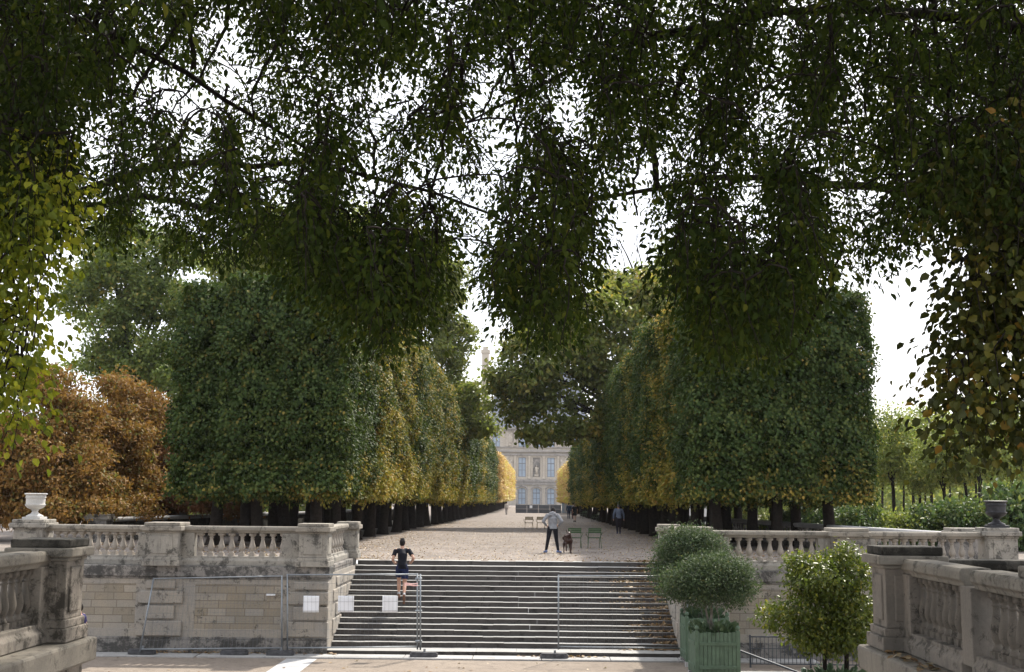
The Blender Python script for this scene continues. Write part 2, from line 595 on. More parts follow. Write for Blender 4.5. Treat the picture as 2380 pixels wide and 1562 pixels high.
def sprigs(C, N, per, spread, g, droop=0.5, flat=0.7, face=0.7, vary=0.55):
    """Leaves in sprigs round cluster centres C with outward directions N."""
    n = len(C)
    P = np.repeat(C, per, 0) + g.normal(0, 1, (n * per, 3)) * spread * np.array([1, 1, flat])
    O = np.repeat(N, per, 0)
    T = O * 0.5 + g.normal(0, 0.55, (n * per, 3)) + np.array([0, 0, -droop])
    Nn = O * face + g.normal(0, 0.45 * .7 / face, (n * per, 3)) + np.array([0, 0, 0.55])
    tint = np.clip(np.repeat(g.random(n), per) * (1.04 - vary) + g.random(n * per) * vary, 0, 1)
    return P, T, Nn, tint


def split_blobs(blobs, g, k=9):
    out = []
    for b in blobs:
        c, r = np.array(b[:3]), np.array(b[3:6])
        out.append((*c, *(r * .62)))
        for _ in range(k):
            d = unit(g.normal(0, 1, (1, 3)))[0]
            f = g.uniform(.24, .46)
            out.append((*(c + d * r * .80), *(r * np.array([f * 1.15, f * 1.15, f * .8]))))
    return out


def blob_leaves(blobs, dens, per, spread, g, droop=0.4):
    """Clusters over a set of ellipsoids (cx, cy, cz, rx, ry, rz), thick near each surface."""
    Cs, Ns = [], []
    for bx in blobs:
        c, r = np.array(bx[:3]), np.array(bx[3:6])
        area = 4 * math.pi * ((r[0] * r[1]) ** 1.6 / 3 + (r[0] * r[2]) ** 1.6 / 3 + (r[1] * r[2]) ** 1.6 / 3) ** (1 / 1.6)
        k = max(8, int(area * dens))
        d = unit(g.normal(0, 1, (k, 3)))
        ph = g.random(6) * 6.28
        lump = 1 + 0.16 * np.sin(d[:, 0] * 5 + ph[0]) * np.sin(d[:, 1] * 5 + ph[1]) + 0.12 * np.sin(d[:, 2] * 9 + ph[2]) * np.sin(d[:, 0] * 8 + ph[3])
        rr = (1 - np.abs(g.normal(0, 0.22, k))).clip(0.25, 1.0) * lump
        sh_ = g.random(k) < .05
        rr[sh_] = g.uniform(1.05, 1.38, sh_.sum())
        Cs.append(c + d * r * rr[:, None])
        Ns.append(unit(d / r))
    C, N = np.concatenate(Cs), np.concatenate(Ns)
    return sprigs(C, N, per, spread, g, droop)


def bez(a, b, c, n=6):
    a, b, c = Vector(a), Vector(b), Vector(c)
    return [a * (1 - t) ** 2 + b * (2 * t * (1 - t)) + c * t * t for t in [i / (n - 1) for i in range(n)]]


def branchy(mb, root, fork, ends, r0, r1, g, sides=7):
    """Trunk from root to fork and curved limbs from it to each end."""
    root, fork = Vector(root), Vector(fork)
    H = (fork - root).length
    pts, rad = [], []
    for i in range(8):
        t = i / 7
        p = root.lerp(fork, t) + Vector((g.normal(0, 0.02 * H / 3), g.normal(0, 0.02 * H / 3), 0)) * (1 if 0 < i < 7 else 0)
        pts.append(p)
        rad.append(r0 * (1.45 if i == 0 else 1.12 if i == 1 else 1 - 0.25 * t))
    mb.tube(pts, rad, 10)
    for e in ends:
        e = Vector(e)
        s = root.lerp(fork, g.uniform(0.72, 1.0))
        mid = s.lerp(e, 0.45) + Vector((0, 0, abs(e.z - s.z) * 0.18 + 0.1 * (e - s).length * g.uniform(-0.4, 1)))
        b = bez(s, mid, e, 7)
        rr = r0 * g.uniform(0.38, 0.55)
        mb.tube(b, [rr * (1 - 0.8 * i / 6) + r1 for i in range(7)], sides)
        for q in range(3):
            k = int(g.integers(2, 6))
            d = Vector(g.normal(0, 1, 3)) * (e - s).length * 0.14
            b2 = bez(b[k], b[k] + d * 0.5 + Vector((0, 0, 0.2)), b[k] + d, 5)
            mb.tube(b2, [rr * 0.35 * (1 - 0.8 * i / 4) + r1 * 0.6 for i in range(5)], 5)

# ================================================================== SETTING: ground, terrace
TZ = 2.40                                   # height of the upper terrace
WY = 34.6                                   # front of its retaining wall
XL, XR = -5.85, 4.40                        # sides of the staircase
MID = (XL + XR) / 2


def sheet(name, polys, mat, z):
    mb = MB()
    for x0, x1, y0, y1 in polys:
        mb.add([(x0, y0, z), (x1, y0, z), (x1, y1, z), (x0, y1, z)], [(0, 1, 2, 3)])
    return structure(name, mb, mat)


sheet('lower_ground', [(-200, 200, -60, 41)], M['sand'], 0.0)
sheet('terrace_path', [(-9, 8, 40.42, 420)], M['gravel'], TZ)
sheet('terrace_ground', [(-1500, -9, 35.05, 3500), (8, 1500, 35.05, 3500), (-9, 8, 420, 3500), (-9, XL - 0.02, 35.05, 40.42), (XR + 0.02, 8, 35.05, 40.42)], M['gravel'], TZ)
sheet('stone_strip', [(-6.82, -5.96, 5.2, 33.75)], M['strip'], 0.004)


# ------------------------------------------------------------------ balustrades
RAIL = [(-.13, 0), (-.15, .05), (-.19, .08), (-.19, .16), (-.16, .20), (.16, .20), (.19, .16), (.19, .08), (.15, .05), (.13, 0)]


def plinth_prof(h, w=0.21):
    return [(-w, 0), (-w, h * .55), (-w + .05, h * .8), (-w + .05, h), (w - .05, h), (w - .05, h * .8), (w, h * .55), (w, 0)]


def baluster_mesh(h, name='baluster', k=1.0):
    mb = MB()
    s = 0.085 * k
    mb.box(-s, s, -s, s, 0, 0.075)
    b = 0.075
    q = h - 0.15
    prof = [(.078, 0), (.080, .03), (.050, .10), (.045, .14), (.052, .16), (.060, .18), (.085, .27), (.094, .35), (.088, .44),
            (.068, .58), (.050, .72), (.044, .82), (.046, .84), (.062, .855), (.062, .875), (.046, .89), (.046, .92), (.068, .97), (.078, 1.0)]
    mb.lathe([(r * k, b + z * q) for r, z in prof], n=14)
    mb.box(-s, s, -s, s, h - 0.075, h)
    me = mb.mesh(name, M['stone_bal'])
    fl = [len(p.vertices) == 4 and 6 <= i for i, p in enumerate(me.polygons)]
    me.polygons.foreach_set('use_smooth', fl)
    return me


BAL = {}


M['baluster_near'] = stone('shaded_baluster_limestone', (0.20, 0.172, 0.142), (0.145, 0.128, 0.108), stain=(.05, .045, .038), amount=0.3, scale=2)  # darker copy; shade among the near balusters is put into its colour
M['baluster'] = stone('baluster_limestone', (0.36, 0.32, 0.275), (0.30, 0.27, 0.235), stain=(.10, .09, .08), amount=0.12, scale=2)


def get_bal(h, mat, k=1.0):
    key = (round(h, 3), mat, k)
    if key not in BAL:
        me = baluster_mesh(h, k=k)
        me.materials[0] = M[mat if mat == 'stone_dark' else 'baluster_near' if mat in ('stone_near', 'stone_streaked') else 'baluster']
        BAL[key] = me
    return BAL[key]


def run(root, p0, p1, z0, zp, zb, zr, n, mat, railmat, k=1.0, first=0.5, rail_mesh=True):
    """One straight bay: plinth z0-zp, n balusters zp-zb, rail zb-zr."""
    mb = MB()
    mb.sweep(plinth_prof(zp - z0), p0, p1, z0)
    mb.build('plinth', M[mat], root, bevel=0.012)
    mb = MB()
    s = (zr - zb) / 0.20
    mb.sweep([(o, h * s) for o, h in RAIL], p0, p1, zb)
    mb.build('rail', M[railmat], root, bevel=0.012)
    me = get_bal(zb - zp, mat, k)
    o0 = root['_o']
    ang = math.atan2(p1[1] - p0[1], p1[0] - p0[0])
    for i in range(n):
        t = (i + first) / (n - 1 + 2 * first)
        x, y = p0[0] + (p1[0] - p0[0]) * t, p0[1] + (p1[1] - p0[1]) * t
        b = link('baluster', me, root, (x - o0[0], y - o0[1], zp - o0[2]))
        b.rotation_euler = (0, 0, ang + (rnd.choice([0, 1, 2, 3]) * math.pi / 2))


def pier(root, x, y, w, z0, z1, mat, capmat, rot=0.0, d=None, panel=True, base=0.26, cap=0.20, slab=0.10, faces='fblr'):
    """Pedestal: stepped base, shaft with raised panels, moulded cap and top slab."""
    d = d or w
    a, b = w / 2, d / 2
    mb = MB()
    piv = (x, y)

    def B(ex, ey, za, zb_):
        mb.box(x - a - ex, x + a + ex, y - b - ey, y + b + ey, za, zb_, rot, piv)
    B(.075, .075, z0, z0 + base * .62)
    B(.035, .035, z0 + base * .62, z0 + base)
    top = z1 - cap - slab
    B(0, 0, z0 + base, top)
    if panel:
        pz0, pz1 = z0 + base + .09, top - .08
        m = .13 * w / 0.8
        if 'f' in faces:
            mb.box(x - a + m, x + a - m, y - b - .022, y - b + .02, pz0, pz1, rot, piv)
        if 'b' in faces:
            mb.box(x - a + m, x + a - m, y + b - .02, y + b + .022, pz0, pz1, rot, piv)
        if 'r' in faces:
            mb.box(x + a - .02, x + a + .022, y - b + m, y + b - m, pz0, pz1, rot, piv)
        if 'l' in faces:
            mb.box(x - a - .022, x - a + .02, y - b + m, y + b - m, pz0, pz1, rot, piv)
    p = mb.build('pier', M[mat], root, bevel=0.014)
    mb = MB()

    def C(e, za, zb_):
        mb.box(x - a - e, x + a + e, y - b - e, y + b + e, za, zb_, rot, piv)
    C(.03, top - .002, top + cap * .3)
    C(.10, top + cap * .3, top + cap)
    c = mb.build('cap', M['stone_rail' if capmat == 'stone_moss_shade' else capmat], p, bevel=0.02)
    mb = MB()
    C(.045, top + cap, z1)
    mb.build('top_slab', M[capmat], p, bevel=0.02)
    return p


# ------------------------------------------------------------------ retaining walls of the far terrace
def retaining_wall(side, label):
    """side -1 left, +1 right of the staircase; mirrored about its middle."""
    def X(off):
        return MID + side * off
    half = (XR - XL) / 2
    root = thing('retaining_wall', (X(half + 4), WY + 0.2, 0), label, 'wall', 'retaining walls either side of the steps')
    far = half + 16.5

    def bx(mb, o0, o1, y0, y1, z0, z1):
        xs = sorted((X(o0), X(o1)))
        mb.box(xs[0], xs[1], y0, y1, z0, z1)
    mb = MB()
    bx(mb, half, far, WY, 40.4, 0.0, TZ - .12)
    mb.build('wall_body', M['stone_wall'], root)
    mb = MB()
    bx(mb, half - .02, far, WY - .06, WY + .05, 0.0, .40)
    bx(mb, half - .02, far, WY - .035, WY + .05, .40, .47)
    mb.build('base_course', M['stone_dark'], root, bevel=0.015)
    mb = MB()
    bx(mb, half - .05, far, WY - .10, WY + .5, 2.19, 2.50)
    bx(mb, half - .02, far, WY - .05, WY + .5, 2.12, 2.19)
    mb.build('cornice', M['stone_dark'], root, bevel=0.02)
    # flat band under the cornice and frames round the ashlar panels
    mb = MB()
    bx(mb, half + .02, far, WY - .02, WY + .05, 1.97, 2.12)
    bx(mb, half + .02, far, WY - .02, WY + .05, .47, .70)
    edges = [(half + .02, 1.37), (3.93, 5.33), (7.85, 12.0)]
    for o0, o1 in ((half + .02, half + 1.37), (half + 3.86, half + 5.60), (half + 8.4, half + 9.6)):
        bx(mb, o0, o1, WY - .02, WY + .05, .70, 1.97)
    mb.build('panel_frame', M['stone_wall'], root, bevel=0.008)
    for o0, o1 in ((half + 1.37, half + 3.86), (half + 5.60, half + 8.4), (half + 9.6, half + 12.4)):
        mb = MB()
        bx(mb, o0, o1, WY - .006, WY + .05, .70, 1.97)
        mb.build('ashlar_panel', M['stone_panel'], root)
    # rusticated pilasters, blocks alternately narrow and wide
    for c, w1, w2 in ((half + .52, .98, 1.16), (half + 4.87, .86, 1.32)):
        for k, (za, zb_) in enumerate(((.50, .93), (.98, 1.36), (1.42, 1.78), (1.84, 2.07))):
            w = w2 if k % 2 == 0 else w1
            o0, o1 = c - w / 2, c + w / 2
            if c < half + 1:
                o0 = half - .03
                o1 = half + w
            mb = MB()
            bx(mb, o0, o1, WY - .11, WY + .05, za, zb_)
            mb.build('rusticated_block', M['stone_wall'], root, bevel=0.03)
    # return face along the steps: coursed blocks
    for k, (za, zb_) in enumerate(((.47, .93), (.98, 1.36), (1.42, 1.78), (1.84, 2.13))):
        mb = MB()
        xs = sorted((X(half - .035), X(half + .05)))
        for j in range(4):
            y0 = WY + 0.9 + j * 1.25 + (0.5 if k % 2 else 0)
            mb.box(xs[0], xs[1], y0, min(y0 + 1.2, 40.3), za, zb_)
        mb.build('rusticated_block', M['stone_wall'], root, bevel=0.03)
    return root


retaining_wall(-1, 'weathered stone retaining wall with ashlar panels behind the three white paper signs')
retaining_wall(1, 'pale stone retaining wall half hidden by the potted trees beside the steps')


# ------------------------------------------------------------------ staircase
st = thing('stone_staircase', (MID, 37, 0), 'wide stone staircase with dark risers and pale treads leading up to the avenue', 'staircase')
RISE = TZ / 17
noses = [34.6] + [35.48 + .316 * k for k in range(15)] + [40.40]
for k in range(17):
    y0 = noses[k]
    y1 = noses[k + 1] if k < 16 else 40.9
    z = (k + 1) * RISE
    mb = MB()
    cuts = [XL + .001]
    while cuts[-1] < XR - 2.4:
        cuts.append(cuts[-1] + rnd.uniform(1.1, 2.0))
    cuts.append(XR - .001)
    for xa, xb in zip(cuts[:-1], cuts[1:]):
        dy, dz = rnd.uniform(-.012, .012), rnd.uniform(-.005, .003)
        m = 5
        for q in range(m):
            u0, u1 = xa + (xb - xa) * q / m + (.003 if q == 0 else 0), xa + (xb - xa) * (q + 1) / m - (.003 if q == m - 1 else 0)
            wz = dz - .006 * rnd.random() ** 2
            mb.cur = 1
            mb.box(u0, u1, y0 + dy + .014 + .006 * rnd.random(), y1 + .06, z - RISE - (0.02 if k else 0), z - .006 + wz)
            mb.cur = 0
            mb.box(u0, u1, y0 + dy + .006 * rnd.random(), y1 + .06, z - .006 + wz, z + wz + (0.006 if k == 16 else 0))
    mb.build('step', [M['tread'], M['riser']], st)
mb = MB()
for i in range(9):
    x0 = -9.4 + i * 1.95
    mb.box(x0 + .006, x0 + 1.94, 33.80, WY - .07 if (x0 > XL - 1.0 and x0 < XR - 1) else WY - .07, -.1, .045)
mb.build('kerb_slab', M['slab'], st, bevel=0.01)
mb = MB()
for i in range(5):
    x0 = -19.2 + i * 1.95
    mb.box(x0 + .006, x0 + 1.94, 33.75, WY - .07, -.1, .03)
structure('kerb_left', mb, M['slab'])

# ------------------------------------------------------------------ balustrades on the retaining walls
for side, lab in ((-1, 'grey stone balustrade above the wall, running from the white urn to the steps'),
                  (1, 'grey stone balustrade above the wall, running from the steps to the dark urn')):
    def X(off):
        return MID + side * off
    root = thing('stone_balustrade', (X(9.5), 35, 2.5), lab, 'balustrade', 'balustrades above the retaining walls')
    z0, zp, zb, zr = 2.50, 2.77, 3.44, 3.64
    yb = 34.86
    e0 = 5.58
    pier(root, X(e0), yb, .82, z0, 3.74, 'stone_bal', 'stone_rail', faces='flr')
    pier(root, X(9.98), yb, .96, z0, 3.74, 'stone_bal', 'stone_rail', faces='f')
    ped = 14.15 if side < 0 else 14.56
    pier(root, X(ped), 35.35, .86, z0, 3.78, 'stone_bal', 'stone_bal', faces='flr')

    def half_pier(o0, o1, y):
        xs = sorted((X(o0), X(o1)))
        mb = MB()
        mb.box(xs[0], xs[1], y - .15, y + .15, zp, zb)
        mb.build('half_pier', M['stone_bal'], root, bevel=0.01)
    half_pier(e0 + .41, e0 + .95, yb)
    half_pier(9.98 - .86, 9.98 - .48, yb)
    half_pier(9.98 + .48, 9.98 + .80, yb + .01)
    run(root, (X(e0 + .40), yb), (X(9.98 - .47), yb), z0, zp, zb, zr, 9, 'stone_bal', 'stone_rail', first=0.9 + .9)
    run(root, (X(9.98 + .47), yb), (X(ped - .42), 35.35), z0, zp, zb, zr, 11, 'stone_bal', 'stone_rail', first=1.3)
    # return beside the steps
    xr = X(e0 - .22 + .06)
    pier(root, X(e0 - .18), 40.05, .62, z0, 3.70, 'stone_bal', 'stone_rail', faces='flr')
    run(root, (xr + side * .1, yb + .40), (xr + side * .1, 39.76), z0, zp, zb, zr, 8, 'stone_bal', 'stone_rail', first=1.2)
    xs = sorted((X(e0 - .42), X(e0 + .2)))
    mb = MB()
    mb.box(xs[0], xs[1], WY + .5, 40.35, 2.15, 2.498)
    mb.build('return_cornice', M['stone_dark'], root, bevel=0.02)

# ------------------------------------------------------------------ long balustrades along the avenue's outer sides
for pts, lab, n0 in (([(-19.7, 54), (-15.9, 86), (-13.5, 128)], 'low shaded balustrade with bright coping behind the left tree trunks', 44),
                     ([(14.6, 40.2), (13.3, 50), (10.4, 80)], 'long low balustrade with sunlit coping in front of the young trees', 42)):
    root = thing('stone_balustrade', (pts[0][0], pts[0][1], TZ), lab, 'balustrade', 'long balustrades beside the avenue')
    pier(root, pts[0][0], pts[0][1], .9, TZ, 3.66, 'stone_dark', 'stone_bal', panel=False)
    for (a, b) in zip(pts[:-1], pts[1:]):  # rails get paler stone, so sunlight on the coping is in their colour
        L = math.hypot(b[0] - a[0], b[1] - a[1])
        if pts[0][0] > 0:
            run(root, a, b, TZ, TZ + .25, 3.30, 3.50, int(L / 0.48), 'stone_dark', 'strip', k=0.8)
        else:
            run(root, a, b, TZ, TZ + .25, 3.30, 3.50, 0, 'stone_dark', 'strip', k=0.8)
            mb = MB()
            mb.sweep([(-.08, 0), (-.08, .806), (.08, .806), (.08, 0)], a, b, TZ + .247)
            mb.build('shade_panel', M['stone_moss_shade'], root)  # dark panel added in place of the shade below the coping

# ------------------------------------------------------------------ foreground terraces with their balustrades
for side, lab, xin in ((-1, 'dark weathered foreground balustrade with a stubby pier, cut off by the lower left corner', 5.29),
                       (1, 'foreground balustrade with two bays of bulging balusters, cut off by the lower right corner', 5.29)):
    def X(off):
        return MID + side * off
    SN = 'stone_near' if side > 0 else 'stone_streaked'
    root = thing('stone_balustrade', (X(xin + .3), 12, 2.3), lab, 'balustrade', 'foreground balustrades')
    zp, zb, zr = 2.87, 3.57, 3.78
    xc = xin + .40
    y1 = 15.42
    # end pier
    pier(root, X(xin + .36), y1 + .30, .70, 2.62, 3.93, SN, 'stone_moss_shade', d=.60, base=.28, cap=.17, slab=.11, faces='flr')
    bays = [(y1 + .02, 13.32), (13.02, 11.05), (10.4, 8.4), (8.1, 6.1)]
    for j, (ya, yb_) in enumerate(bays):
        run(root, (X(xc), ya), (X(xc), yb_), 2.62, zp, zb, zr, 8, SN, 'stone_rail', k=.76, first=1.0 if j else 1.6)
    for j, yy in enumerate((13.17, 8.25)):
        mb = MB()
        xs = sorted((X(xc - .19), X(xc + .15)))
        mb.box(xs[0], xs[1], yy - .16, yy + .16, zp - .13, zb + .02)
        mb.build('half_pier', M[SN], root, bevel=0.012)
    mb = MB()
    xs = sorted((X(xc - .17), X(xc + .15)))
    mb.box(xs[0], xs[1], y1 - .26, y1 + .02, zp - .10, zb + .02)
    mb.build('half_pier', M[SN], root, bevel=0.012)
    pier(root, X(xin + .36), 10.72, .74, 2.62, 3.93, SN, 'stone_moss_shade' if side < 0 else 'stone_rail', d=.66, base=.28, cap=.17, slab=.11, faces='flr')
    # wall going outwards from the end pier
    run(root, (X(xin + .7), y1 + .36), (X(xin + 9), y1 + .36), 2.62, zp, zb, 3.76, 30, SN, 'stone_moss_shade' if side > 0 else 'stone_rail')
    # terrace body under it with a projecting ledge
    plat = thing('terrace_wall', (X(xin + 4), 12, 0), 'stone terrace wall with a projecting ledge under the %s foreground balustrade' % ('darker' if side < 0 else 'lighter'), 'wall', 'foreground terrace walls')
    mb = MB()
    xs = sorted((X(xin + .02), X(xin + 14)))
    mb.box(xs[0], xs[1], 2.0, y1 + .62, 0, 2.3)
    mb.build('wall_body', M['stone_course'], plat)
    mb = MB()
    xs = sorted((X(xin - .16), X(xin + .8)))
    mb.box(xs[0], xs[1], 2.0, y1 + .80, 2.30, 2.61)
    xs2 = sorted((X(xin + .8), X(xin + 14)))
    mb.build('ledge', M['stone_rail'], plat, bevel=0.035)
    mb = MB()
    mb.box(xs2[0], xs2[1], 2.0, y1 + .80, 2.295, 2.60)
    mb.build('shade_infill', M['soil'], plat)  # dark floor added to carry the shade behind the balusters
    mb = MB()
    xs = sorted((X(xin - .02), X(xin + .4)))
    mb.box(xs[0], xs[1], y1 + .0, y1 + .66, 0, 2.298)
    mb.build('buttress', M[SN], plat, bevel=0.015)

# the flight of steps the camera stands on, behind and below the picture
mb = MB()
for k in range(18):
    mb.box(MID - 5.2, MID + 5.2, -6 if k == 0 else 3.2 + .34 * (k - 1), 3.2 + .34 * k, 0.001 * k, 2.85 - k * .158)
structure('steps', mb, M['slab'])


# ------------------------------------------------------------------ urns
def urn(loc, label, mat, s=1.0, plain_bowl=True):
    root = thing('garden_urn', loc, label, 'urn', 'urns on the end pedestals')
    mb = MB()
    mb.box(-.27 * s, .27 * s, -.27 * s, .27 * s, 0, .07 * s)
    mb.lathe([(.25, .07), (.25, .10), (.20, .13), (.12, .17), (.085, .22), (.085, .25), (.11, .265), (.11, .28), (.09, .29)] if s == 1 else
             [(r * s, z * s) for r, z in [(.25, .07), (.25, .10), (.20, .13), (.12, .17), (.085, .22), (.085, .25), (.11, .265), (.11, .28), (.09, .29)]], n=24)
    mb.build('foot', mat, root, local=True, bevel=0.006)
    mb = MB()
    mb.lathe([(r * s, z * s) for r, z in [(.09, .285), (.14, .30), (.22, .335), (.275, .39), (.295, .43), (.30, .44), (.275, .45), (.27, .47), (.275, .60), (.28, .63), (.295, .64),
             (.295, .665), (.285, .68), (.285, .715), (.325, .74), (.33, .765), (.30, .775), (.28, .75), (.26, .70), (.01, .70)]], n=32)
    o = mb.build('bowl', mat, root, local=True)
    for p in o.data.polygons:
        p.use_smooth = False
    return root


urn((MID - 14.15, 35.35, 3.78), 'pale marble urn standing on the pedestal beside the rust-coloured trees', M['marble'])
urn((MID + 14.56, 35.35, 3.78), 'dark cast metal urn standing on the pedestal in front of the young trees', M['lead'], 1.02)

# ================================================================== CLIPPED TREES OF THE AVENUE
ORD = ['first', 'second', 'third', 'fourth', 'fifth', 'sixth', 'seventh', 'eighth', 'ninth', 'tenth', 'eleventh', 'twelfth', 'thirteenth', 'fourteenth',
       'fifteenth', 'sixteenth', 'seventeenth', 'eighteenth', 'nineteenth', 'twentieth']


def clipped_crown(name, g, mat, hx=1.42, hy=2.22, zb=2.3, zt=11.6, ncl=5600, per=9, ls=0.15, edge=1.0):
    """Leaves of a tree clipped to a tall block with softened corners and a ragged skirt."""
    k = ncl
    u = g.random((k, 3)) * 2 - 1
    A = np.array([hy * (zt - zb), hy * (zt - zb), hx * (zt - zb), hx * (zt - zb), hx * hy * 1.6, hx * hy * 2.2])
    fc = g.choice(6, k, p=A / A.sum())
    H = (zt - zb) / 2
    C = u * np.array([hx, hy, H])
    N = np.zeros((k, 3))
    for i, (ax, sg) in enumerate(((0, -1), (0, 1), (1, -1), (1, 1), (2, 1), (2, -1))):
        m = fc == i
        C[m, ax] = sg * (hx, hy, H)[ax]
        N[m, ax] = sg
    # round the vertical corners and the top
    ex = (np.abs(C[:, 0]) - (hx - .35)).clip(0)
    ey = (np.abs(C[:, 1]) - (hy - .35)).clip(0)
    both = np.hypot(ex, ey)
    sc = np.where(both > .35, .35 / np.maximum(both, 1e-6), 1)
    C[:, 0] = np.sign(C[:, 0]) * (np.minimum(np.abs(C[:, 0]), hx - .35) + ex * sc)
    C[:, 1] = np.sign(C[:, 1]) * (np.minimum(np.abs(C[:, 1]), hy - .35) + ey * sc)
    top = (C[:, 2] / H - .78).clip(0) / .22
    C[:, :2] *= (1 - .14 * top ** 2)[:, None]
    # lumpy faces
    ph = g.random(8) * 6.28
    lump = (.20 * np.sin(C[:, 2] * 1.7 + ph[0] + 1.5 * np.sin(C[:, 0] * 1.3 + C[:, 1] + ph[1])) + .20 * np.sin(C[:, 2] * 3.6 + C[:, 0] * 2.6 + ph[2]) * np.sin(C[:, 1] * 2.9 + ph[3])
            + .17 * np.sin(C[:, 0] * 5 + ph[4]) * np.sin(C[:, 1] * 5 + C[:, 2] * 4 + ph[5]))
    depth = np.abs(g.normal(0, .22, k))
    q = C + ph[:3] * 3
    pock = np.sin(q[:, 2] * 2.1 + np.sin(q[:, 0] * 1.7 + q[:, 1] * 1.9)) * np.sin(q[:, 1] * 2.3 + q[:, 0] * 2.6 + 1.2 * np.sin(q[:, 2] * 1.4)) + .35 * np.sin(q[:, 2] * 5.3) * np.sin(q[:, 0] * 5.9 + q[:, 1] * 5.1)
    depth += (pock - .45).clip(0) * .95
    stray = g.random(k) < .035
    depth[stray] -= g.uniform(.12, .38, stray.sum())
    C += N * (lump - depth)[:, None] * edge
    low = fc == 5
    C[low, 2] += np.abs(g.normal(0, .25, low.sum())) + .15
    C[:, 2] += H + zb
    skirt = C[:, 2] < zb + .9
    C[skirt, 2] += g.normal(0, .17, skirt.sum()) - .22 * (np.sin(C[skirt, 0] * 2.7 + ph[6]) * np.sin(C[skirt, 1] * 2.2 + ph[7]) - .3).clip(0)
    P, T, Nn, tint = sprigs(C, N, per, .13, g, droop=.8, flat=.9, face=1.0, vary=.34)
    L = ls * g.uniform(.7, 1.2, len(P))
    # sparse inner leaves so that the block does not let the sky through
    q = ncl // 2
    Pi = (g.random((q, 3)) * 2 - 1) * np.array([hx - .6, hy - .6, H - .7]) + np.array([0, 0, H + zb])
    P = np.concatenate([P, Pi])
    T = np.concatenate([T, g.normal(0, 1, (q, 3))])
    Nn = np.concatenate([Nn, g.normal(0, 1, (q, 3))])
    tint = np.concatenate([tint, g.random(q) * .6])
    L = np.concatenate([L, np.full(q, ls * 2.6)])
    low = np.clip(1 - (P[:, 2] - zb) / 2.6, 0, 1) * .30
    return leaf_mesh(name, P, T, Nn, L, L * .78, mat, tint, g=g, low=low)


def clipped_trunk(g, lean=0.0):
    mb = MB()
    pts = [(0, 0, -.05), (.01, 0, .12), (lean * .1, .01, .5), (lean * .3, 0, 1.3), (lean * .5, 0, 2.4), (lean * .6, .02, 4.2), (lean * .6, .02, 9.5)]
    mb.tube(pts, [.40, .33, .275, .25, .235, .2, .05], 12)
    for i in range(16):
        z = 2.3 + .42 * i + g.random() * .2
        a = g.random() * 6.28
        l = 2.0 * (.7 + .3 * g.random())
        e = (lean * .6 + l * math.cos(a), l * math.sin(a), z + .8 * g.random() - (.2 if i < 4 else 0))
        mb.tube(bez((lean * .55, 0, z - .3), (lean * .5 + l * .4 * math.cos(a), l * .4 * math.sin(a), z), e, 5), [.07, .05, .04, .025, .012], 6)
    me = mb.mesh('trunk', M['bark'], smooth=True)
    return me


CROWN = [clipped_crown('crown', np.random.default_rng(20 + i), L_CLIP) for i in range(3)]
CROWN_FAR = [clipped_crown('crown', np.random.default_rng(40 + i), L_CLIP, ncl=2600, per=8, ls=.21) for i in range(2)]
CROWN_GOLD = [clipped_crown('crown', np.random.default_rng(50 + i), L_GOLD, ncl=1800, per=8, ls=.25, hx=2.0, zt=10.2, edge=1.3) for i in range(2)]
TRUNK = [clipped_trunk(np.random.default_rng(60 + i), l) for i, l in enumerate((0.0, -.28, .16, .3))]


def clipped_tree(x, y, crown, trunk, sc, autumn, rz, label, group, sy=1.0):
    root = thing('clipped_tree', (x, y, TZ), label, 'tree', group)
    root.rotation_euler = (0, 0, rz)
    root.scale = (sy, sy, sc)
    t = link('trunk', trunk, root)
    c = link('crown', crown, root)
    c.color = (autumn, 0, 0, 1)
    root['_o'] = (x, y, TZ)
    return root


def row(fx, ys, side, inner, hts, third=False):
    n = len(ys)
    for i, y in enumerate(ys):
        far = y > 92
        crown = (CROWN_FAR if far else CROWN)[i % (2 if far else 3)]
        aut = rnd.uniform(-.18, .30) + (.18 if side < 0 else .08)
        if not inner:
            aut = rnd.uniform(-.35, -.15)
        if side < 0 and inner and i in (0,):
            aut = -.08
        if side < 0 and inner and i == 1:
            aut = .12
        if side < 0 and inner and i in (2, 3, 4, 10):
            aut = .40
        if side > 0 and inner and i == 0:
            aut = -.30
        if side > 0 and inner and i in (4,):
            aut = .32
        sname = 'left' if side < 0 else 'right'
        if inner and i < 14:
            lab = '%s clipped tree from the steps in the inner row %s of the path' % (ORD[i], sname)
            grp = 'clipped trees of the inner %s row' % sname
        elif inner:
            lab = 'distant green clipped tree in the inner %s row, beyond the fourteenth' % sname
            grp = 'far clipped trees of the inner %s row' % sname
        elif third:
            lab = 'clipped tree in the outermost %s row, farthest from the path' % sname
            grp = 'clipped trees of the outermost %s row' % sname
        else:
            lab = 'clipped tree in the second %s row, mostly behind the inner row' % sname
            grp = 'clipped trees of the outer %s row' % sname
        if not inner and i == 0:
            lab = ('dark clipped tree at the outer front corner of the %s tree block' if third else 'dark clipped tree in the middle of the front face of the %s tree block') % sname
        clipped_tree(fx(y) + rnd.uniform(-.12, .12), y + rnd.uniform(-.2, .2), crown, TRUNK[rnd.randrange(4)], hts(y) * rnd.uniform(.96, 1.04), aut, rnd.choice([0, math.pi]), lab, grp,
                     rnd.uniform(.98, 1.06))


def lerp_tab(tab):
    def f(y):
        return float(np.interp(y, [a for a, _ in tab], [b for _, b in tab]))
    return f


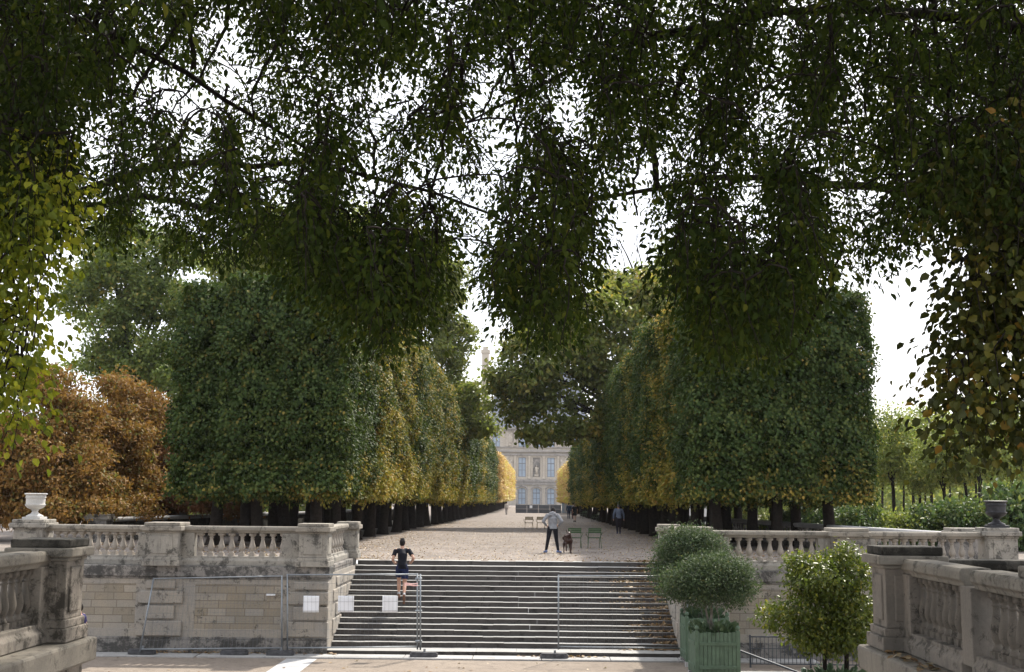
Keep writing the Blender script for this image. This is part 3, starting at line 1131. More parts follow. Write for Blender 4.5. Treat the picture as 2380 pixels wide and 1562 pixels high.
left_x = lerp_tab([(50, -9.35), (60, -8.8), (97, -7.8), (140, -7.0), (175, -6.3)])
right_x = lerp_tab([(50, 8.3), (64, 7.4), (121, 7.0), (160, 6.8)])
hl = lerp_tab([(50, 1.0), (90, .98), (110, .86), (140, .92), (175, .8)])
hr = lerp_tab([(50, 1.0), (80, .95), (100, .84), (130, .76), (160, .74)])
row(left_x, [51.0 + 4.55 * i for i in range(27)], -1, True, hl)
row(lambda y: left_x(y) - 2.5, [51.0 + 4.6 * i for i in range(14)], -1, False, hl)
row(lambda y: left_x(y) - 4.55, [51.6 + 4.6 * i for i in range(7)], -1, False, hl, True)
row(right_x, [51.5 + 4.55 * i for i in range(23)], 1, True, hr)
row(lambda y: right_x(y) + 2.5, [51.5 + 4.6 * i for i in range(14)], 1, False, hr)
row(lambda y: right_x(y) + 4.9, [51.9 + 4.6 * i for i in range(7)], 1, False, hr, True)

for k, y in enumerate([178 + 6.4 * i for i in range(22)]):
    clipped_tree(-6.4 + rnd.uniform(-.1, .1), y, CROWN_GOLD[k % 2], TRUNK[k % 4], .86 + .0006 * (y - 178), (.55 if k % 3 == 2 else -.2), rnd.choice([0, math.pi]),
                 'bright golden clipped tree at the far end of the left row', 'golden trees at the far left')
for k, y in enumerate([163 + 6.4 * i for i in range(10)]):
    clipped_tree(7.4 + rnd.uniform(-.1, .1), y, CROWN_GOLD[k % 2], TRUNK[k % 4], .74, (.55 if k % 3 == 1 else -.2), rnd.choice([0, math.pi]),
                 'bright golden clipped tree at the far end of the right row', 'golden trees at the far right')


# ================================================================== FREE-GROWING TREES
def free_tree(name, base, fork, r0, blobs, dens, per, spread, ls, mat, bark, label, cat='tree', group=None, autumn=0.0, seed=1, wd=.7, ends=None, twigs=()):
    g = np.random.default_rng(seed)
    root = thing(name, base, label, cat, group)
    mb = MB()
    es = ends or [(b[0] + g.normal(0, .3) * b[3], b[1] + g.normal(0, .3) * b[4], b[2] + b[5] * g.uniform(-.1, .5)) for b in blobs]
    branchy(mb, base, fork, es, r0, .015, g)

    def twig(p, d, l, r, depth):
        p, d = Vector(p), Vector(d).normalized()
        e = p + d * l
        b = bez(p, p.lerp(e, .5) + Vector(g.normal(0, .08, 3)) * l, e, 5)
        mb.tube(b, [r * (1 - .12 * i) for i in range(5)], 5)
        if depth:
            for q in range(2 if g.random() < .6 else 3):
                twig(b[3 if q else 4], d + Vector(g.normal(0, .42, 3)) + Vector((0, 0, .12)), l * g.uniform(.55, .8), r * .6, depth - 1)
    for p, d in twigs:
        twig(p, d, 1.6, .05, 4)
    mb.build('trunk', bark, root, smooth=True)
    P, T, N, tint = blob_leaves(split_blobs(blobs, g), dens * .95, per, spread * .8, g)
    L = ls * g.uniform(.65, 1.25, len(P))
    P = P - np.array(base)
    c = link('crown', leaf_mesh('crown', P, T, N, L, L * wd, mat, tint, g=g), root)
    c.color = (autumn, 0, 0, 1)
    return root


def blobs_px(lst):
    """(px, py, distance, radius x, y, z) -> ellipsoids in the world."""
    out = []
    for px, py, Y, rx, ry, rz in lst:
        p = at(px, py, Y)
        out.append((p.x, p.y, p.z, rx, ry, rz))
    return out


# wide maple-like tree leaning over the avenue from the right
free_tree('spreading_tree', (10.2, 96, TZ), (9.3, 95, 10), .42, blobs_px([
    (1480, 690, 95, 3.6, 4, 2.6), (1400, 740, 93, 3.4, 3.5, 2.6), (1530, 800, 95, 2.6, 3, 2.4), (1330, 830, 92, 2.8, 3, 1.9), (1240, 880, 91, 2.5, 3, 1.6), (1190, 940, 91, 1.6, 2.2, 1.3),
    (1290, 945, 92, 2.6, 2.6, 1.8), (1370, 915, 93, 2.6, 2.6, 1.8), (1420, 975, 92, 2.0, 2.4, 1.4), (1340, 1000, 91, 2.0, 2.2, 1.0), (1300, 760, 93, 2.6, 3, 2.4), (1400, 830, 92, 2.6, 3, 2.2), (1240, 780, 92, 1.6, 2, 1.3), (1540, 690, 95, 3, 3, 2.4), (1250, 1010, 91, 1.5, 2, .7), (1440, 880, 95, 2.0, 2.4, 1.3), (1200, 820, 90, 1.5, 2, 1.6), (1160, 880, 90, .9, 1.5, 1.3)]),
    1.55, 11, .44, .36, L_MID, M['bark'], 'tall olive-brown tree spreading its branches over the far path from the right', autumn=.26, seed=71)
free_tree('bare_topped_tree', (12.5, 104, TZ), (11.5, 104, 18), .3, blobs_px([(1500, 640, 104, 1.6, 2, 1.2), (1420, 650, 104, 1.6, 2, 1.0), (1580, 600, 104, 2.2, 2, 2.6)]),
    2.4, 10, .4, .28, L_MID, M['bark'], 'tree with bare twigs at its top against the bright sky', autumn=.1, seed=72,
    ends=[tuple(at(px, py, 104)) for px, py in ((1440, 560), (1480, 570))], twigs=[(tuple(at(1452, 620, 104)), (-.25, 0, 1)), (tuple(at(1478, 620, 104)), (.1, 0, 1)), (tuple(at(1420, 630, 104)), (-.3, 0, 1)), (tuple(at(1500, 610, 104)), (.3, 0, 1))])
# green tree over the left row
free_tree('broad_tree', (-12.5, 112, TZ), (-11.5, 112, 11), .45, blobs_px([
    (1020, 660, 110, 2.6, 3, 3.0), (960, 720, 110, 3.2, 3, 3.0), (1045, 790, 109, 2.2, 3, 2.6), (930, 830, 110, 3.6, 3, 2.6), (1030, 880, 109, 2.8, 3, 1.9), (1090, 930, 108, 1.8, 2.5, 1.7),
    (1120, 985, 108, 1.7, 2.5, 1.1), (880, 640, 112, 3.2, 3, 3.0), (1000, 590, 112, 2, 2.5, 2.0), (1070, 985, 109, 2.0, 2.5, 1.0)]), 3.8, 12, .42, .30, L_MID, M['bark'],
    'large green tree rising above the middle of the left clipped row', autumn=-.05, seed=73)
free_tree('lime_tree', (-19.5, 82, TZ), (-18.5, 82, 12), .4, blobs_px([
    (640, 590, 82, 3.2, 3, 2.6), (560, 640, 82, 2.6, 3, 2.4), (720, 620, 82, 2.8, 3, 2.6), (680, 560, 84, 3.4, 3, 2.6), (800, 560, 84, 3.0, 3, 2.6), (770, 690, 82, 2.6, 3, 3)]), 3.4, 12, .40, .26, L_YOUNG, M['bark'],
    'pale yellow-green tree top showing above the left clipped block', autumn=-.15, seed=74)
free_tree('plane_tree', (-34, 92, TZ), (-31.5, 91, 13), .5, blobs_px([
    (330, 640, 90, 3.0, 3, 2.4), (240, 620, 90, 2.6, 3, 2.6), (400, 690, 90, 2.4, 3, 2.4), (300, 760, 90, 2.8, 3, 2.0), (380, 820, 90, 2.2, 3, 2.0), (240, 840, 90, 2.4, 3, 1.6), (320, 880, 90, 2.8, 3, 1.6),
    (190, 700, 92, 1.8, 3, 2.2), (420, 590, 90, 2.6, 3, 1.8), (300, 560, 91, 3.0, 3, 1.8), (420, 900, 88, 2, 2.4, 2)]), 2.6, 11, .45, .30, L_LIGHT, M['bark'],
    'open green tree with sky showing through, behind the rust-coloured trees', autumn=.02, seed=75)
# rust-coloured chestnuts
for i, (bl, lab, aut, base) in enumerate([
    ([(60, 1010, 56, 2.3, 2.4, 2.0), (120, 1080, 55, 2.2, 2.4, 1.7), (20, 1110, 55, 2.4, 2.4, 1.6), (90, 1160, 55, 2.6, 2.4, 1.2), (180, 1010, 57, 1.7, 2, 1.7), (150, 950, 57, 1.6, 2, 1.2), (-60, 1050, 55, 2.5, 2.4, 2.4), (190, 1140, 55, 1.6, 2, 1.3), (-30, 1185, 54, 2.4, 2, .9), (150, 1190, 54, 2.2, 2, .7), (110, 900, 57, 1.5, 2, 1.2)],
     'golden orange chestnut tree behind the white urn', -.15, (-23.5, 56, TZ)),
    ([(270, 950, 62, 2.2, 2.4, 1.7), (240, 1040, 61, 2.2, 2.4, 1.9), (300, 1090, 61, 2.0, 2.4, 1.7), (230, 1150, 60, 1.9, 2.4, 1.2), (310, 1010, 62, 1.7, 2.4, 1.6), (290, 1165, 60, 2, 2, .9), (250, 1188, 58, 2.2, 2, .6)],
     'brownish olive chestnut tree beside the golden orange one', .12, (-21.4, 62, TZ)),
    ([(370, 1010, 66, 2.2, 2.4, 1.8), (420, 1080, 65, 2.1, 2.4, 1.7), (350, 1120, 65, 2.0, 2.4, 1.6), (450, 1150, 64, 2.0, 2.4, 1.2), (370, 1170, 64, 2.0, 2.2, .9), (330, 950, 66, 1.6, 2.4, 1.0), (500, 1160, 64, 1.6, 2, 1.1), (560, 1150, 66, 2, 2, 1.2)],
     'dark reddish chestnut tree with a pale grey trunk', .55, (-18.9, 64, TZ))]):
    free_tree('chestnut_tree', base, (base[0] + .1, base[1], TZ + 3.2), .30, blobs_px(bl), 7.0, 12, .26, .19, L_RUST, M['bark_grey'], lab, 'tree', 'rust-coloured chestnut trees', aut, 80 + i, wd=.55)


# young trees on the right, one kind in three shapes
def young_tree(g, h, r):
    root = thing('young_tree', (0, 0, 0), 'x', 'tree', 'young trees beyond the right balustrade')
    mb = MB()
    bl = [(0, 0, h * .72, r, r, h * .22), (r * .35, .2, h * .58, r * .75, r * .75, h * .13), (-r * .4, -.1, h * .62, r * .7, r * .7, h * .15), (.1, 0, h * .90, r * .6, r * .6, h * .12)]
    branchy(mb, (0, 0, 0), (.12, 0, h * .46), [(b[0] + .2, b[1], b[2] + .3) for b in bl] + [(0, 0, h * .98)], .12, .008, g, 6)
    mb.build('trunk', M['bark'], root, smooth=True, local=True)
    P, T, N, tint = blob_leaves(bl, 7.5, 9, .30, g)
    L = .17 * g.uniform(.6, 1.3, len(P))
    link('crown', leaf_mesh('crown', P, T, N, L, L * .7, L_YOUNG, tint, g=g), root)
    return root


yt = [young_tree(np.random.default_rng(90 + i), h, r) for i, (h, r) in enumerate(((7.2, 1.9), (6.4, 1.6), (8.4, 2.2)))]
spots = [(2025, 84, 1), (2081, 80, 0), (2121, 86, 0), (2140, 78, 1), (2168, 84, 2), (2200, 75, 0), (2250, 80, 2), (2276, 72, 0), (2305, 76, 2), (2352, 74, 2),
         (2050, 110, 2), (2100, 112, 2), (2150, 115, 2), (2210, 110, 2), (2270, 108, 2), (2330, 112, 2), (1990, 105, 1), (1930, 118, 0), (1880, 112, 1), (1840, 120, 0), (1790, 118, 1), (1740, 122, 0), (2390, 100, 2)]
ylab = ['thin young tree closest to the right edge of the clipped block', 'leafy young tree second from the clipped block', 'slim young tree with its trunk left of the pale gap', 'slim young tree with its trunk right of the pale gap',
        'forked young tree in the middle of the young trees', 'low-crowned young tree near the middle of the grove', 'taller young tree two trunks left of the dark urn', 'bushy young tree just left of the dark urn',
        'leaning young tree directly behind the dark urn', 'darker young tree right of the dark urn']
used = set()
for i, (px, Y, k) in enumerate(spots):
    p = at(px, 1185, Y)
    o = yt[k] if k not in used else copy_tree(yt[k])
    used.add(k)
    o.location = (p.x, Y, TZ)
    o.rotation_euler = (0, 0, rnd.uniform(0, 6.28))
    s = rnd.uniform(.88, 1.12)
    o.scale = (s, s, s * rnd.uniform(.95, 1.1))
    far = i >= 10
    o['label'] = 'hazy yellow-green young tree in the farther rows of the grove' if far else ylab[i]
    o['group'] = 'farther young trees of the grove' if far else 'young trees beyond the right balustrade'
    for ch in o.children:
        if ch.name.startswith('crown'):
            ch.color = (rnd.uniform(-.3, .35) + (-.35 if i in (8, 9) else 0), 0, 0, 1)


# shrubs along the right balustrade and beyond
def shrub(g, mat, ls=.15):
    root = thing('shrub', (0, 0, 0), 'x', 'shrub', 'x')
    mb = MB()
    for i in range(7):
        a = i * .9
        mb.tube([(0, 0, 0), (.25 * math.cos(a), .25 * math.sin(a), .5), (.5 * math.cos(a), .5 * math.sin(a), 1.1)], [.03, .02, .008], 5)
    mb.build('stems', M['bark'], root, local=True)
    bl = [(0, 0, .8, 1.1, 1, .7), (.8, .2, .6, .8, .8, .55), (-.8, -.1, .55, .8, .8, .5), (.2, -.3, 1.25, .6, .6, .45), (-.35, .3, 1.15, .55, .6, .4)]
    P, T, N, tint = blob_leaves(bl, 15, 10, .16, g, droop=0)
    L = ls * g.uniform(.6, 1.3, len(P))
    link('foliage', leaf_mesh('foliage', P, T, N, L, L * .55, mat, tint, g=g), root)
    return root


sh = [shrub(np.random.default_rng(95), L_SHRUB), shrub(np.random.default_rng(96), L_YOUNG, .14)]
shr = [(1835, 62, 0, 1.0), (1890, 60, 0, 1.15), (1945, 60, 0, 1.1), (1995, 58, 0, 1.2), (2050, 58, 1, 1.0), (2110, 57, 1, 1.0), (2165, 57, 0, 1.1), (2215, 56, 0, 1.25), (2270, 56, 1, 1.1), (2315, 55, 0, 1.2),
       (2365, 54, 0, 1.6), (2420, 54, 0, 1.6), (1790, 68, 1, .9), (1735, 72, 1, .9), (1690, 78, 1, .9)]
used = set()
slab = ['leafy green shrub just right of the last tree trunk', 'bright green bush behind the balustrade pier', 'rounded green bush under the corner of the clipped block', 'broad green bush right of the clipped block', 'yellowish shrub among thin trunks',
        'pale loose shrub near the middle of the far balustrade', 'dark green bush near the middle of the far balustrade', 'dense dark green bush left of the urn', 'light spiky shrub left of the dark urn', 'dark bush behind the dark urn',
        'large dark bush right of the dark urn', 'dark bush at the extreme right edge of the picture', 'low yellow shrub seen between the first two right trunks', 'low yellow shrub seen between the next right trunks', 'small yellow shrub far behind the right trunks']
for i, (px, Y, k, s) in enumerate(shr):
    p = at(px, 1185, Y)
    o = sh[k] if k not in used else copy_tree(sh[k])
    used.add(k)
    o.location = (p.x, Y, TZ - .1)
    o.rotation_euler = (0, 0, rnd.uniform(0, 6.28))
    o.scale = (s, s, s * rnd.uniform(.95, 1.15))
    o['label'] = slab[i]
    o['group'] = 'shrubs beyond the right balustrade'

# far-off woods that close the view
g = np.random.default_rng(99)
bl = []
for i in range(60):
    x = g.uniform(28, 120)
    y = g.uniform(150, 230)
    h = g.uniform(3.5, 6)
    bl.append((x, y, TZ + h * .9, g.uniform(4, 7), 4, h))
for i in range(60):
    x = g.uniform(-150, -24)
    y = g.uniform(125, 210)
    h = g.uniform(4, 7.5)
    bl.append((x, y, TZ + h * .9, g.uniform(4, 7), 4, h))
P, T, N, tint = blob_leaves(bl, .55, 10, .9, g)
L = .62 * g.uniform(.6, 1.3, len(P))
tag(link('far_woods', leaf_mesh('far_woods', P, T, N, L, L * .7, L_YOUNG, tint, g=g)), None, None, None, 'stuff')

# ================================================================== OVERHANGING TREES NEAR THE CAMERA
LOW = [(-600, 640), (0, 620), (200, 555), (300, 590), (420, 615), (600, 625), (700, 660), (760, 740), (850, 800), (900, 870), (935, 800), (1000, 740), (1050, 660), (1075, 585), (1100, 560), (1130, 720),
       (1200, 770), (1270, 820), (1330, 810), (1370, 690), (1400, 600), (1430, 490), (1510, 490), (1535, 620), (1600, 800), (1680, 870), (1760, 860), (1820, 850), (1870, 720), (1950, 640), (2020, 650),
       (2065, 770), (2095, 640), (2140, 570), (2380, 640), (2900, 640)]
HOLES = [(1092, 650, 26, 110), (1465, 545, 62, 62), (2062, 850, 45, 100), (215, 345, 22, 75), (530, 95, 26, 40), (570, 200, 34, 48), (700, 120, 28, 30), (345, 250, 40, 30), (460, 490, 30, 22), (640, 500, 22, 22),
         (1180, 320, 26, 40), (1340, 235, 30, 45), (1250, 480, 38, 20), (900, 290, 26, 26), (1020, 420, 26, 30), (1110, 560, 40, 30), (1590, 225, 30, 22), (1890, 375, 26, 22), (1940, 480, 30, 20), (2090, 640, 36, 40),
         (1660, 440, 18, 26), (1395, 50, 18, 22), (1050, 30, 50, 16), (2150, 5, 24, 12), (1120, 250, 16, 30), (600, 330, 24, 18), (1500, 420, 22, 26), (870, 415, 22, 24), (2030, 470, 16, 22), (300, 560, 26, 16),
         (980, 180, 22, 18), (1215, 130, 22, 16), (780, 260, 20, 18), (1800, 210, 18, 14), (450, 330, 26, 20), (1360, 370, 20, 30), (1085, 470, 22, 20), (1570, 540, 16, 20), (2200, 300, 16, 14), (660, 420, 20, 16)] + [(float(a), float(b), float(c), float(d)) for a, b, c, d in zip(*(lambda q: (q.uniform(150, 2250, 85), q.uniform(10, 560, 85), q.uniform(7, 20, 85), q.uniform(7, 20, 85)))(np.random.default_rng(77)))]
DARK = [(80, 230, 170, 250, .85), (500, 520, 330, 120, 1.0), (300, 480, 260, 110, .8), (820, 680, 150, 170, 1.0), (900, 500, 130, 150, .5), (1230, 720, 120, 110, 1.0), (1720, 660, 240, 260, 1.0), (1780, 350, 220, 200, .40), (1400, 220, 150, 170, .45),
        (900, 110, 150, 90, .55), (700, 420, 120, 120, .55), (420, 330, 120, 90, .35), (1450, 60, 200, 90, .45), (1950, 150, 200, 130, .35), (2080, 480, 190, 150, .45), (2250, 250, 200, 300, .65), (650, 40, 380, 60, .55),
        (1180, 60, 160, 80, .6), (1290, 420, 110, 90, .4), (330, 120, 120, 120, .6), (1560, 330, 110, 130, .5), (1000, 300, 110, 130, .3)]


def canopy_points(n, g):
    out = []
    lx, ly = [a for a, _ in LOW], [b for _, b in LOW]
    while len(out) < n:
        px, py = g.uniform(-520, 2900), g.uniform(-950, 900)
        Y = g.uniform(9.5, 23) if py > -100 else g.uniform(6, 22)
        rpx = .24 / Y * F_PX
        if py > np.interp(px, lx, ly) - rpx * .9:
            continue
        bad = False
        for hx, hy, ra, rb in HOLES:
            if ((px - hx) / (ra + rpx * .55)) ** 2 + ((py - hy) / (rb + rpx * .55)) ** 2 < 1:
                bad = True
                break
        if bad:
            continue
        if py < 0 or px < -30 or px > 2410:
            p = .36
        else:
            p = .40
            for hx, hy, ra, rb, w in DARK:
                q = ((px - hx) / ra) ** 2 + ((py - hy) / rb) ** 2
                if q < 1.6:
                    p += w * math.exp(-q * 1.1) * .68
            # the hanging fringe is thicker
            if np.interp(px, lx, ly) - py < 170:
                p += .22
        if g.random() < p:
            w = at(px, py, Y)
            if 5.8 < w.z < 17:
                out.append(tuple(w))
    return np.array(out)


def overhanging(name, clumps, base, fork, r0, label, mat, ls, seed, n_limb=9, per=46, spr=.17, hang=.36, wd=.52, extra=()):
    g = np.random.default_rng(seed)
    root = thing(name, base, label, 'tree')
    mb = MB()
    base, fork = Vector(base), Vector(fork)
    pts = [base.lerp(fork, t / 7) + Vector((.05 * math.sin(t * 2.1), .05 * math.cos(t * 1.7), 0)) for t in range(8)]
    mb.tube(pts, [r0 * (1.5 if i == 0 else 1.15 if i == 1 else 1 - .03 * i) for i in range(8)], 14)
    mb.build('trunk', M['bark'], root, smooth=True)
    mb = MB()
    idx = [int(g.integers(len(clumps)))]
    d = np.linalg.norm(clumps - clumps[idx[0]], axis=1)
    for _ in range(n_limb - 1):
        i = int(np.argmax(d * g.uniform(.8, 1.0, len(d))))
        idx.append(i)
        d = np.minimum(d, np.linalg.norm(clumps - clumps[i], axis=1))
    samples = [np.array(fork)[None]]
    for i in idx:
        e = Vector(clumps[i]) + Vector((0, 0, .7))
        s = pts[int(g.integers(4, 8))]
        mid = s.lerp(e, .5) + Vector((0, 0, 1.0 + .22 * (e - s).length))
        b = bez(s, mid, e, 14)
        rr = r0 * g.uniform(.18, .30)
        b = [p + Vector(g.normal(0, .05, 3)) for p in b]
        mb.tube(b, [rr * (1 - .93 * (k / 13) ** .8) + .006 for k in range(14)], 8)
        samples.append(np.array([tuple(p) for p in b[3:]]))
        # secondary limbs
        for q in range(4):
            k = int(g.integers(4, 12))
            j = int(np.argmin(np.linalg.norm(clumps - np.array(b[k]), axis=1) + g.uniform(0, 3.0, len(clumps))))
            e2 = Vector(clumps[j]) + Vector((0, 0, .45))
            m2 = b[k].lerp(e2, .5) + Vector((0, 0, .5))
            b2 = [p + Vector(g.normal(0, .035, 3)) for p in bez(b[k], m2, e2, 9)]
            mb.tube(b2, [rr * .36 * (1 - .9 * (kk / 8)) + .005 for kk in range(9)], 6)
            samples.append(np.array([tuple(p) for p in b2[2:]]))
    for line, Y, ra, rb in extra:
        q = [at(px, py, Y + .25 * i) for i, (px, py) in enumerate(line)]
        fine = []
        for a, b in zip(q[:-1], q[1:]):
            fine += [a.lerp(b, t) + Vector(g.normal(0, .02, 3)) for t in (0, .25, .5, .75)]
        fine.append(q[-1])
        n = len(fine)
        mb.tube(fine, [ra + (rb - ra) * i / (n - 1) for i in range(n)], 7)
        samples.append(np.array([tuple(p) for p in fine[2:]]))
    SS = np.concatenate(samples)
    Ps, Ts, Ns, Tn = [], [], [], []
    order = np.argsort([np.linalg.norm(SS - c, axis=1).min() for c in clumps])
    BUF = np.full((len(SS) + 2 * len(clumps), 3), 1e6)
    BUF[:len(SS)] = SS
    nb = len(SS)
    for ci in order:
        c = clumps[ci]
        top = c + np.array([g.normal(0, .08), g.normal(0, .08), hang + .15])
        dd = np.linalg.norm(BUF[:nb] - top, axis=1) + np.where(BUF[:nb, 2] < top[2] - .2, .6, 0)
        s = BUF[int(np.argmin(dd))].copy()
        BUF[nb] = top
        BUF[nb + 1] = (top * .55 + s * .45) + np.array([0, 0, .05])
        nb += 2
        tv, sv = Vector(top), Vector(s)
        low = Vector(c) - Vector((g.normal(0, .1), g.normal(0, .1), hang * 1.1))
        mid = sv.lerp(tv, .6) + Vector((0, 0, .12 + .1 * (tv - sv).length))
        b = bez(sv, mid, tv, 5)[:-1] + bez(tv, tv + Vector((g.normal(0, .08), g.normal(0, .08), -.1)), low, 4)
        if (tv - sv).length < 3.5:
            mb.tube([p + Vector(g.normal(0, .012, 3)) for p in b], [.013, .011, .010, .009, .008, .006, .005, .003], 4, caps=False)
        k = int(per * g.uniform(.6, 1.3))
        t = g.random(k)
        off = g.normal(0, 1, (k, 3)) * np.array([spr, spr, spr * .6]) * (0.55 + .6 * t)[:, None]
        P = np.array([tuple(tv.lerp(low, float(x))) for x in t]) + off
        out = unit(off + 1e-6)
        Ps.append(P)
        Ts.append(out * .7 + np.array([0, 0, -.75]) + g.normal(0, .35, (k, 3)))
        Ns.append(out * .5 + np.array([0, 0, .45]) + g.normal(0, .5, (k, 3)))
        Tn.append(np.clip(g.random() * .45 + g.random(k) * .55, 0, 1))
    mb.build('branches', M['bark'], root, smooth=True)
    P = np.concatenate(Ps) - np.array(base)
    L = ls * g.uniform(.65, 1.25, len(P))
    me = leaf_mesh('crown', P, np.concatenate(Ts), np.concatenate(Ns), L, L * wd, mat, np.concatenate(Tn), g=g, fold=.16)
    link('crown', me, root)
    return root


g = np.random.default_rng(5)
CP = canopy_points(8300, g)
wob = 1235 + 130 * np.sin(CP[:, 2] * 1.3) + 90 * np.sin(CP[:, 1] * .9)
ppx, ppy = project(CP)
lf = ppx < wob
nearer = CP[:, 1] < 14.5
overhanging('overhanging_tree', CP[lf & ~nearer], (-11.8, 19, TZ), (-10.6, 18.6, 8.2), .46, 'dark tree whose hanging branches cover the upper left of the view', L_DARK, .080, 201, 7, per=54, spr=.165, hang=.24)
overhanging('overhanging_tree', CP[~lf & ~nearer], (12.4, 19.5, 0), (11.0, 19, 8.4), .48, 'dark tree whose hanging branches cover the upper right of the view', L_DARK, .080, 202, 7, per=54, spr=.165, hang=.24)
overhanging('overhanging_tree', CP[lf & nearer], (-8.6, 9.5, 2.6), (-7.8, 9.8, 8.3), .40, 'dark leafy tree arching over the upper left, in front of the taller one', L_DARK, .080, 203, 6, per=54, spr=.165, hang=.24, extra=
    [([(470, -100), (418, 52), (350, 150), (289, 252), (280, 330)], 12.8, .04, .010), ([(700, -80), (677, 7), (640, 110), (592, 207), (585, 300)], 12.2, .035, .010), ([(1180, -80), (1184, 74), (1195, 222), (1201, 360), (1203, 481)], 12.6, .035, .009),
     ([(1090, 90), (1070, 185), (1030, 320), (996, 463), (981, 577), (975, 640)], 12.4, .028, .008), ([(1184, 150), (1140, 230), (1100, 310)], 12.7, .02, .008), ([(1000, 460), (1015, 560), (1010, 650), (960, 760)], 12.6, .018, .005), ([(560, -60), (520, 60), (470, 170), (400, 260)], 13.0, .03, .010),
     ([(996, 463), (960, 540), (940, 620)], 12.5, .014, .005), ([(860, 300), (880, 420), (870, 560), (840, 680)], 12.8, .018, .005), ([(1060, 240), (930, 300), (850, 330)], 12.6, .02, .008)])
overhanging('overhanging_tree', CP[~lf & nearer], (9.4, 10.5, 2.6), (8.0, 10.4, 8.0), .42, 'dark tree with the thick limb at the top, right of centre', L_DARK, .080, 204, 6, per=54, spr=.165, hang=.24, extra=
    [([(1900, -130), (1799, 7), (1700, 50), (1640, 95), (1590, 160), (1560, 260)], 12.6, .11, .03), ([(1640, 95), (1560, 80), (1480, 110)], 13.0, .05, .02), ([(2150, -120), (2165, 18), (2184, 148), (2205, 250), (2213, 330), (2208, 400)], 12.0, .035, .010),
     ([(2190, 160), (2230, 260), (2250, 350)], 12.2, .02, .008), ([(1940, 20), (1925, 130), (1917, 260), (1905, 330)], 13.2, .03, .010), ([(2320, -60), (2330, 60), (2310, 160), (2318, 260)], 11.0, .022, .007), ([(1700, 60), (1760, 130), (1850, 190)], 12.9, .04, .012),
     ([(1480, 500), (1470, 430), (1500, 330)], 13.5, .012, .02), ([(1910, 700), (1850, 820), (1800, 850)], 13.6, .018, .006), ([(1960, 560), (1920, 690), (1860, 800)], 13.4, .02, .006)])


def region_points(n, poly_x, y0, y1, Y0, Y1, g, keep=1.0):
    """Points in a band of the view whose inner edge is a piecewise line (py -> px)."""
    out = []
    ys, xs, sgn, far = poly_x
    while len(out) < n:
        py, Y = g.uniform(y0, y1), g.uniform(Y0, Y1)
        e = np.interp(py, ys, xs)
        px = g.uniform(min(e, far), max(e, far))
        out.append(tuple(at(px, py, Y)))
    return np.array(out)


g = np.random.default_rng(6)
LP = region_points(250, ([-200, 300, 480, 560, 640, 720, 800, 900, 960, 1010], [60, 110, 170, 165, 140, 105, 85, 85, 78, 40], 1, -560), 400, 1000, 9.8, 12.2, g)
overhanging('lime_tree', LP, (-8.6, 12.6, 2.6), (-7.6, 12.0, 6.0), .26, 'sunlit yellow-green lime tree hanging in from the left edge', L_LIME, .078, 205, 7, per=62, spr=.19, hang=.3, wd=.78)
RP = region_points(210, ([-150, 200, 480, 560, 700, 800, 950, 1040, 1090], [2400, 2330, 2235, 2215, 2200, 2185, 2185, 2230, 2300], -1, 2820), 330, 1040, 9.6, 11.6, g)
overhanging('broad_leaved_tree', RP, (8.4, 10.6, 2.6), (7.2, 10.6, 6.4), .24, 'broad-leaved tree hanging in from the right edge, yellowing at its tips', L_BIG, .085, 206, 7, per=56, spr=.20, hang=.22, wd=.85)


# ================================================================== POTTED TREES AND STAIRWELL
def planter_box(x, y, w, h, label, rot=0.0):
    root = thing('planter_box', (x, y, 0), label, 'planter', 'green wooden planter boxes')
    root.rotation_euler = (0, 0, rot)
    a = w / 2
    for sx in (-1, 1):
        for sy in (-1, 1):
            mb = MB()
            mb.box(sx * (a - .05) - .05, sx * (a - .05) + .05, sy * (a - .05) - .05, sy * (a - .05) + .05, 0.0, h + .02)
            mb.lathe([(.035, 0), (.035, .02), (.055, .05), (.06, .08), (.045, .115), (.01, .135)], (sx * (a - .05), sy * (a - .05), h + .018), 10)
            mb.build('corner_post', M['green_box'], root, local=True, bevel=.006)
    n = 9
    for face in range(4):
        mb = MB()
        for i in range(n):
            x0 = -a + .1 + (w - .2) * i / n
            mb.box(x0 + .004, x0 + (w - .2) / n - .004, -a + .012, -a + .045, .16, h - .03 + .008 * ((i * 7) % 3))
        for z in (.30, h - .34):
            mb.box(-a + .1, a - .1, -a - .016, -a + .012, z, z + .085)
        r = Matrix.Rotation(face * math.pi / 2, 3, 'Z')
        mb.v = [tuple(r @ Vector(p)) for p in mb.v]
        mb.build('side_panel', M['green_box'], root, local=True, bevel=.004)
    mb = MB()
    mb.box(-a + .05, a - .05, -a + .05, a - .05, .14, h - .14)
    mb.build('soil', M['soil'], root, local=True)
    for sx in (-1, 1):
        for sy in (-1, 1):
            mb = MB()
            mb.box(sx * (a - .08) - .09, sx * (a - .08) + .09, sy * (a - .08) - .09, sy * (a - .08) + .09, -.02, .13)
            mb.build('foot', M['slab'], root, local=True, bevel=.01)
    return root


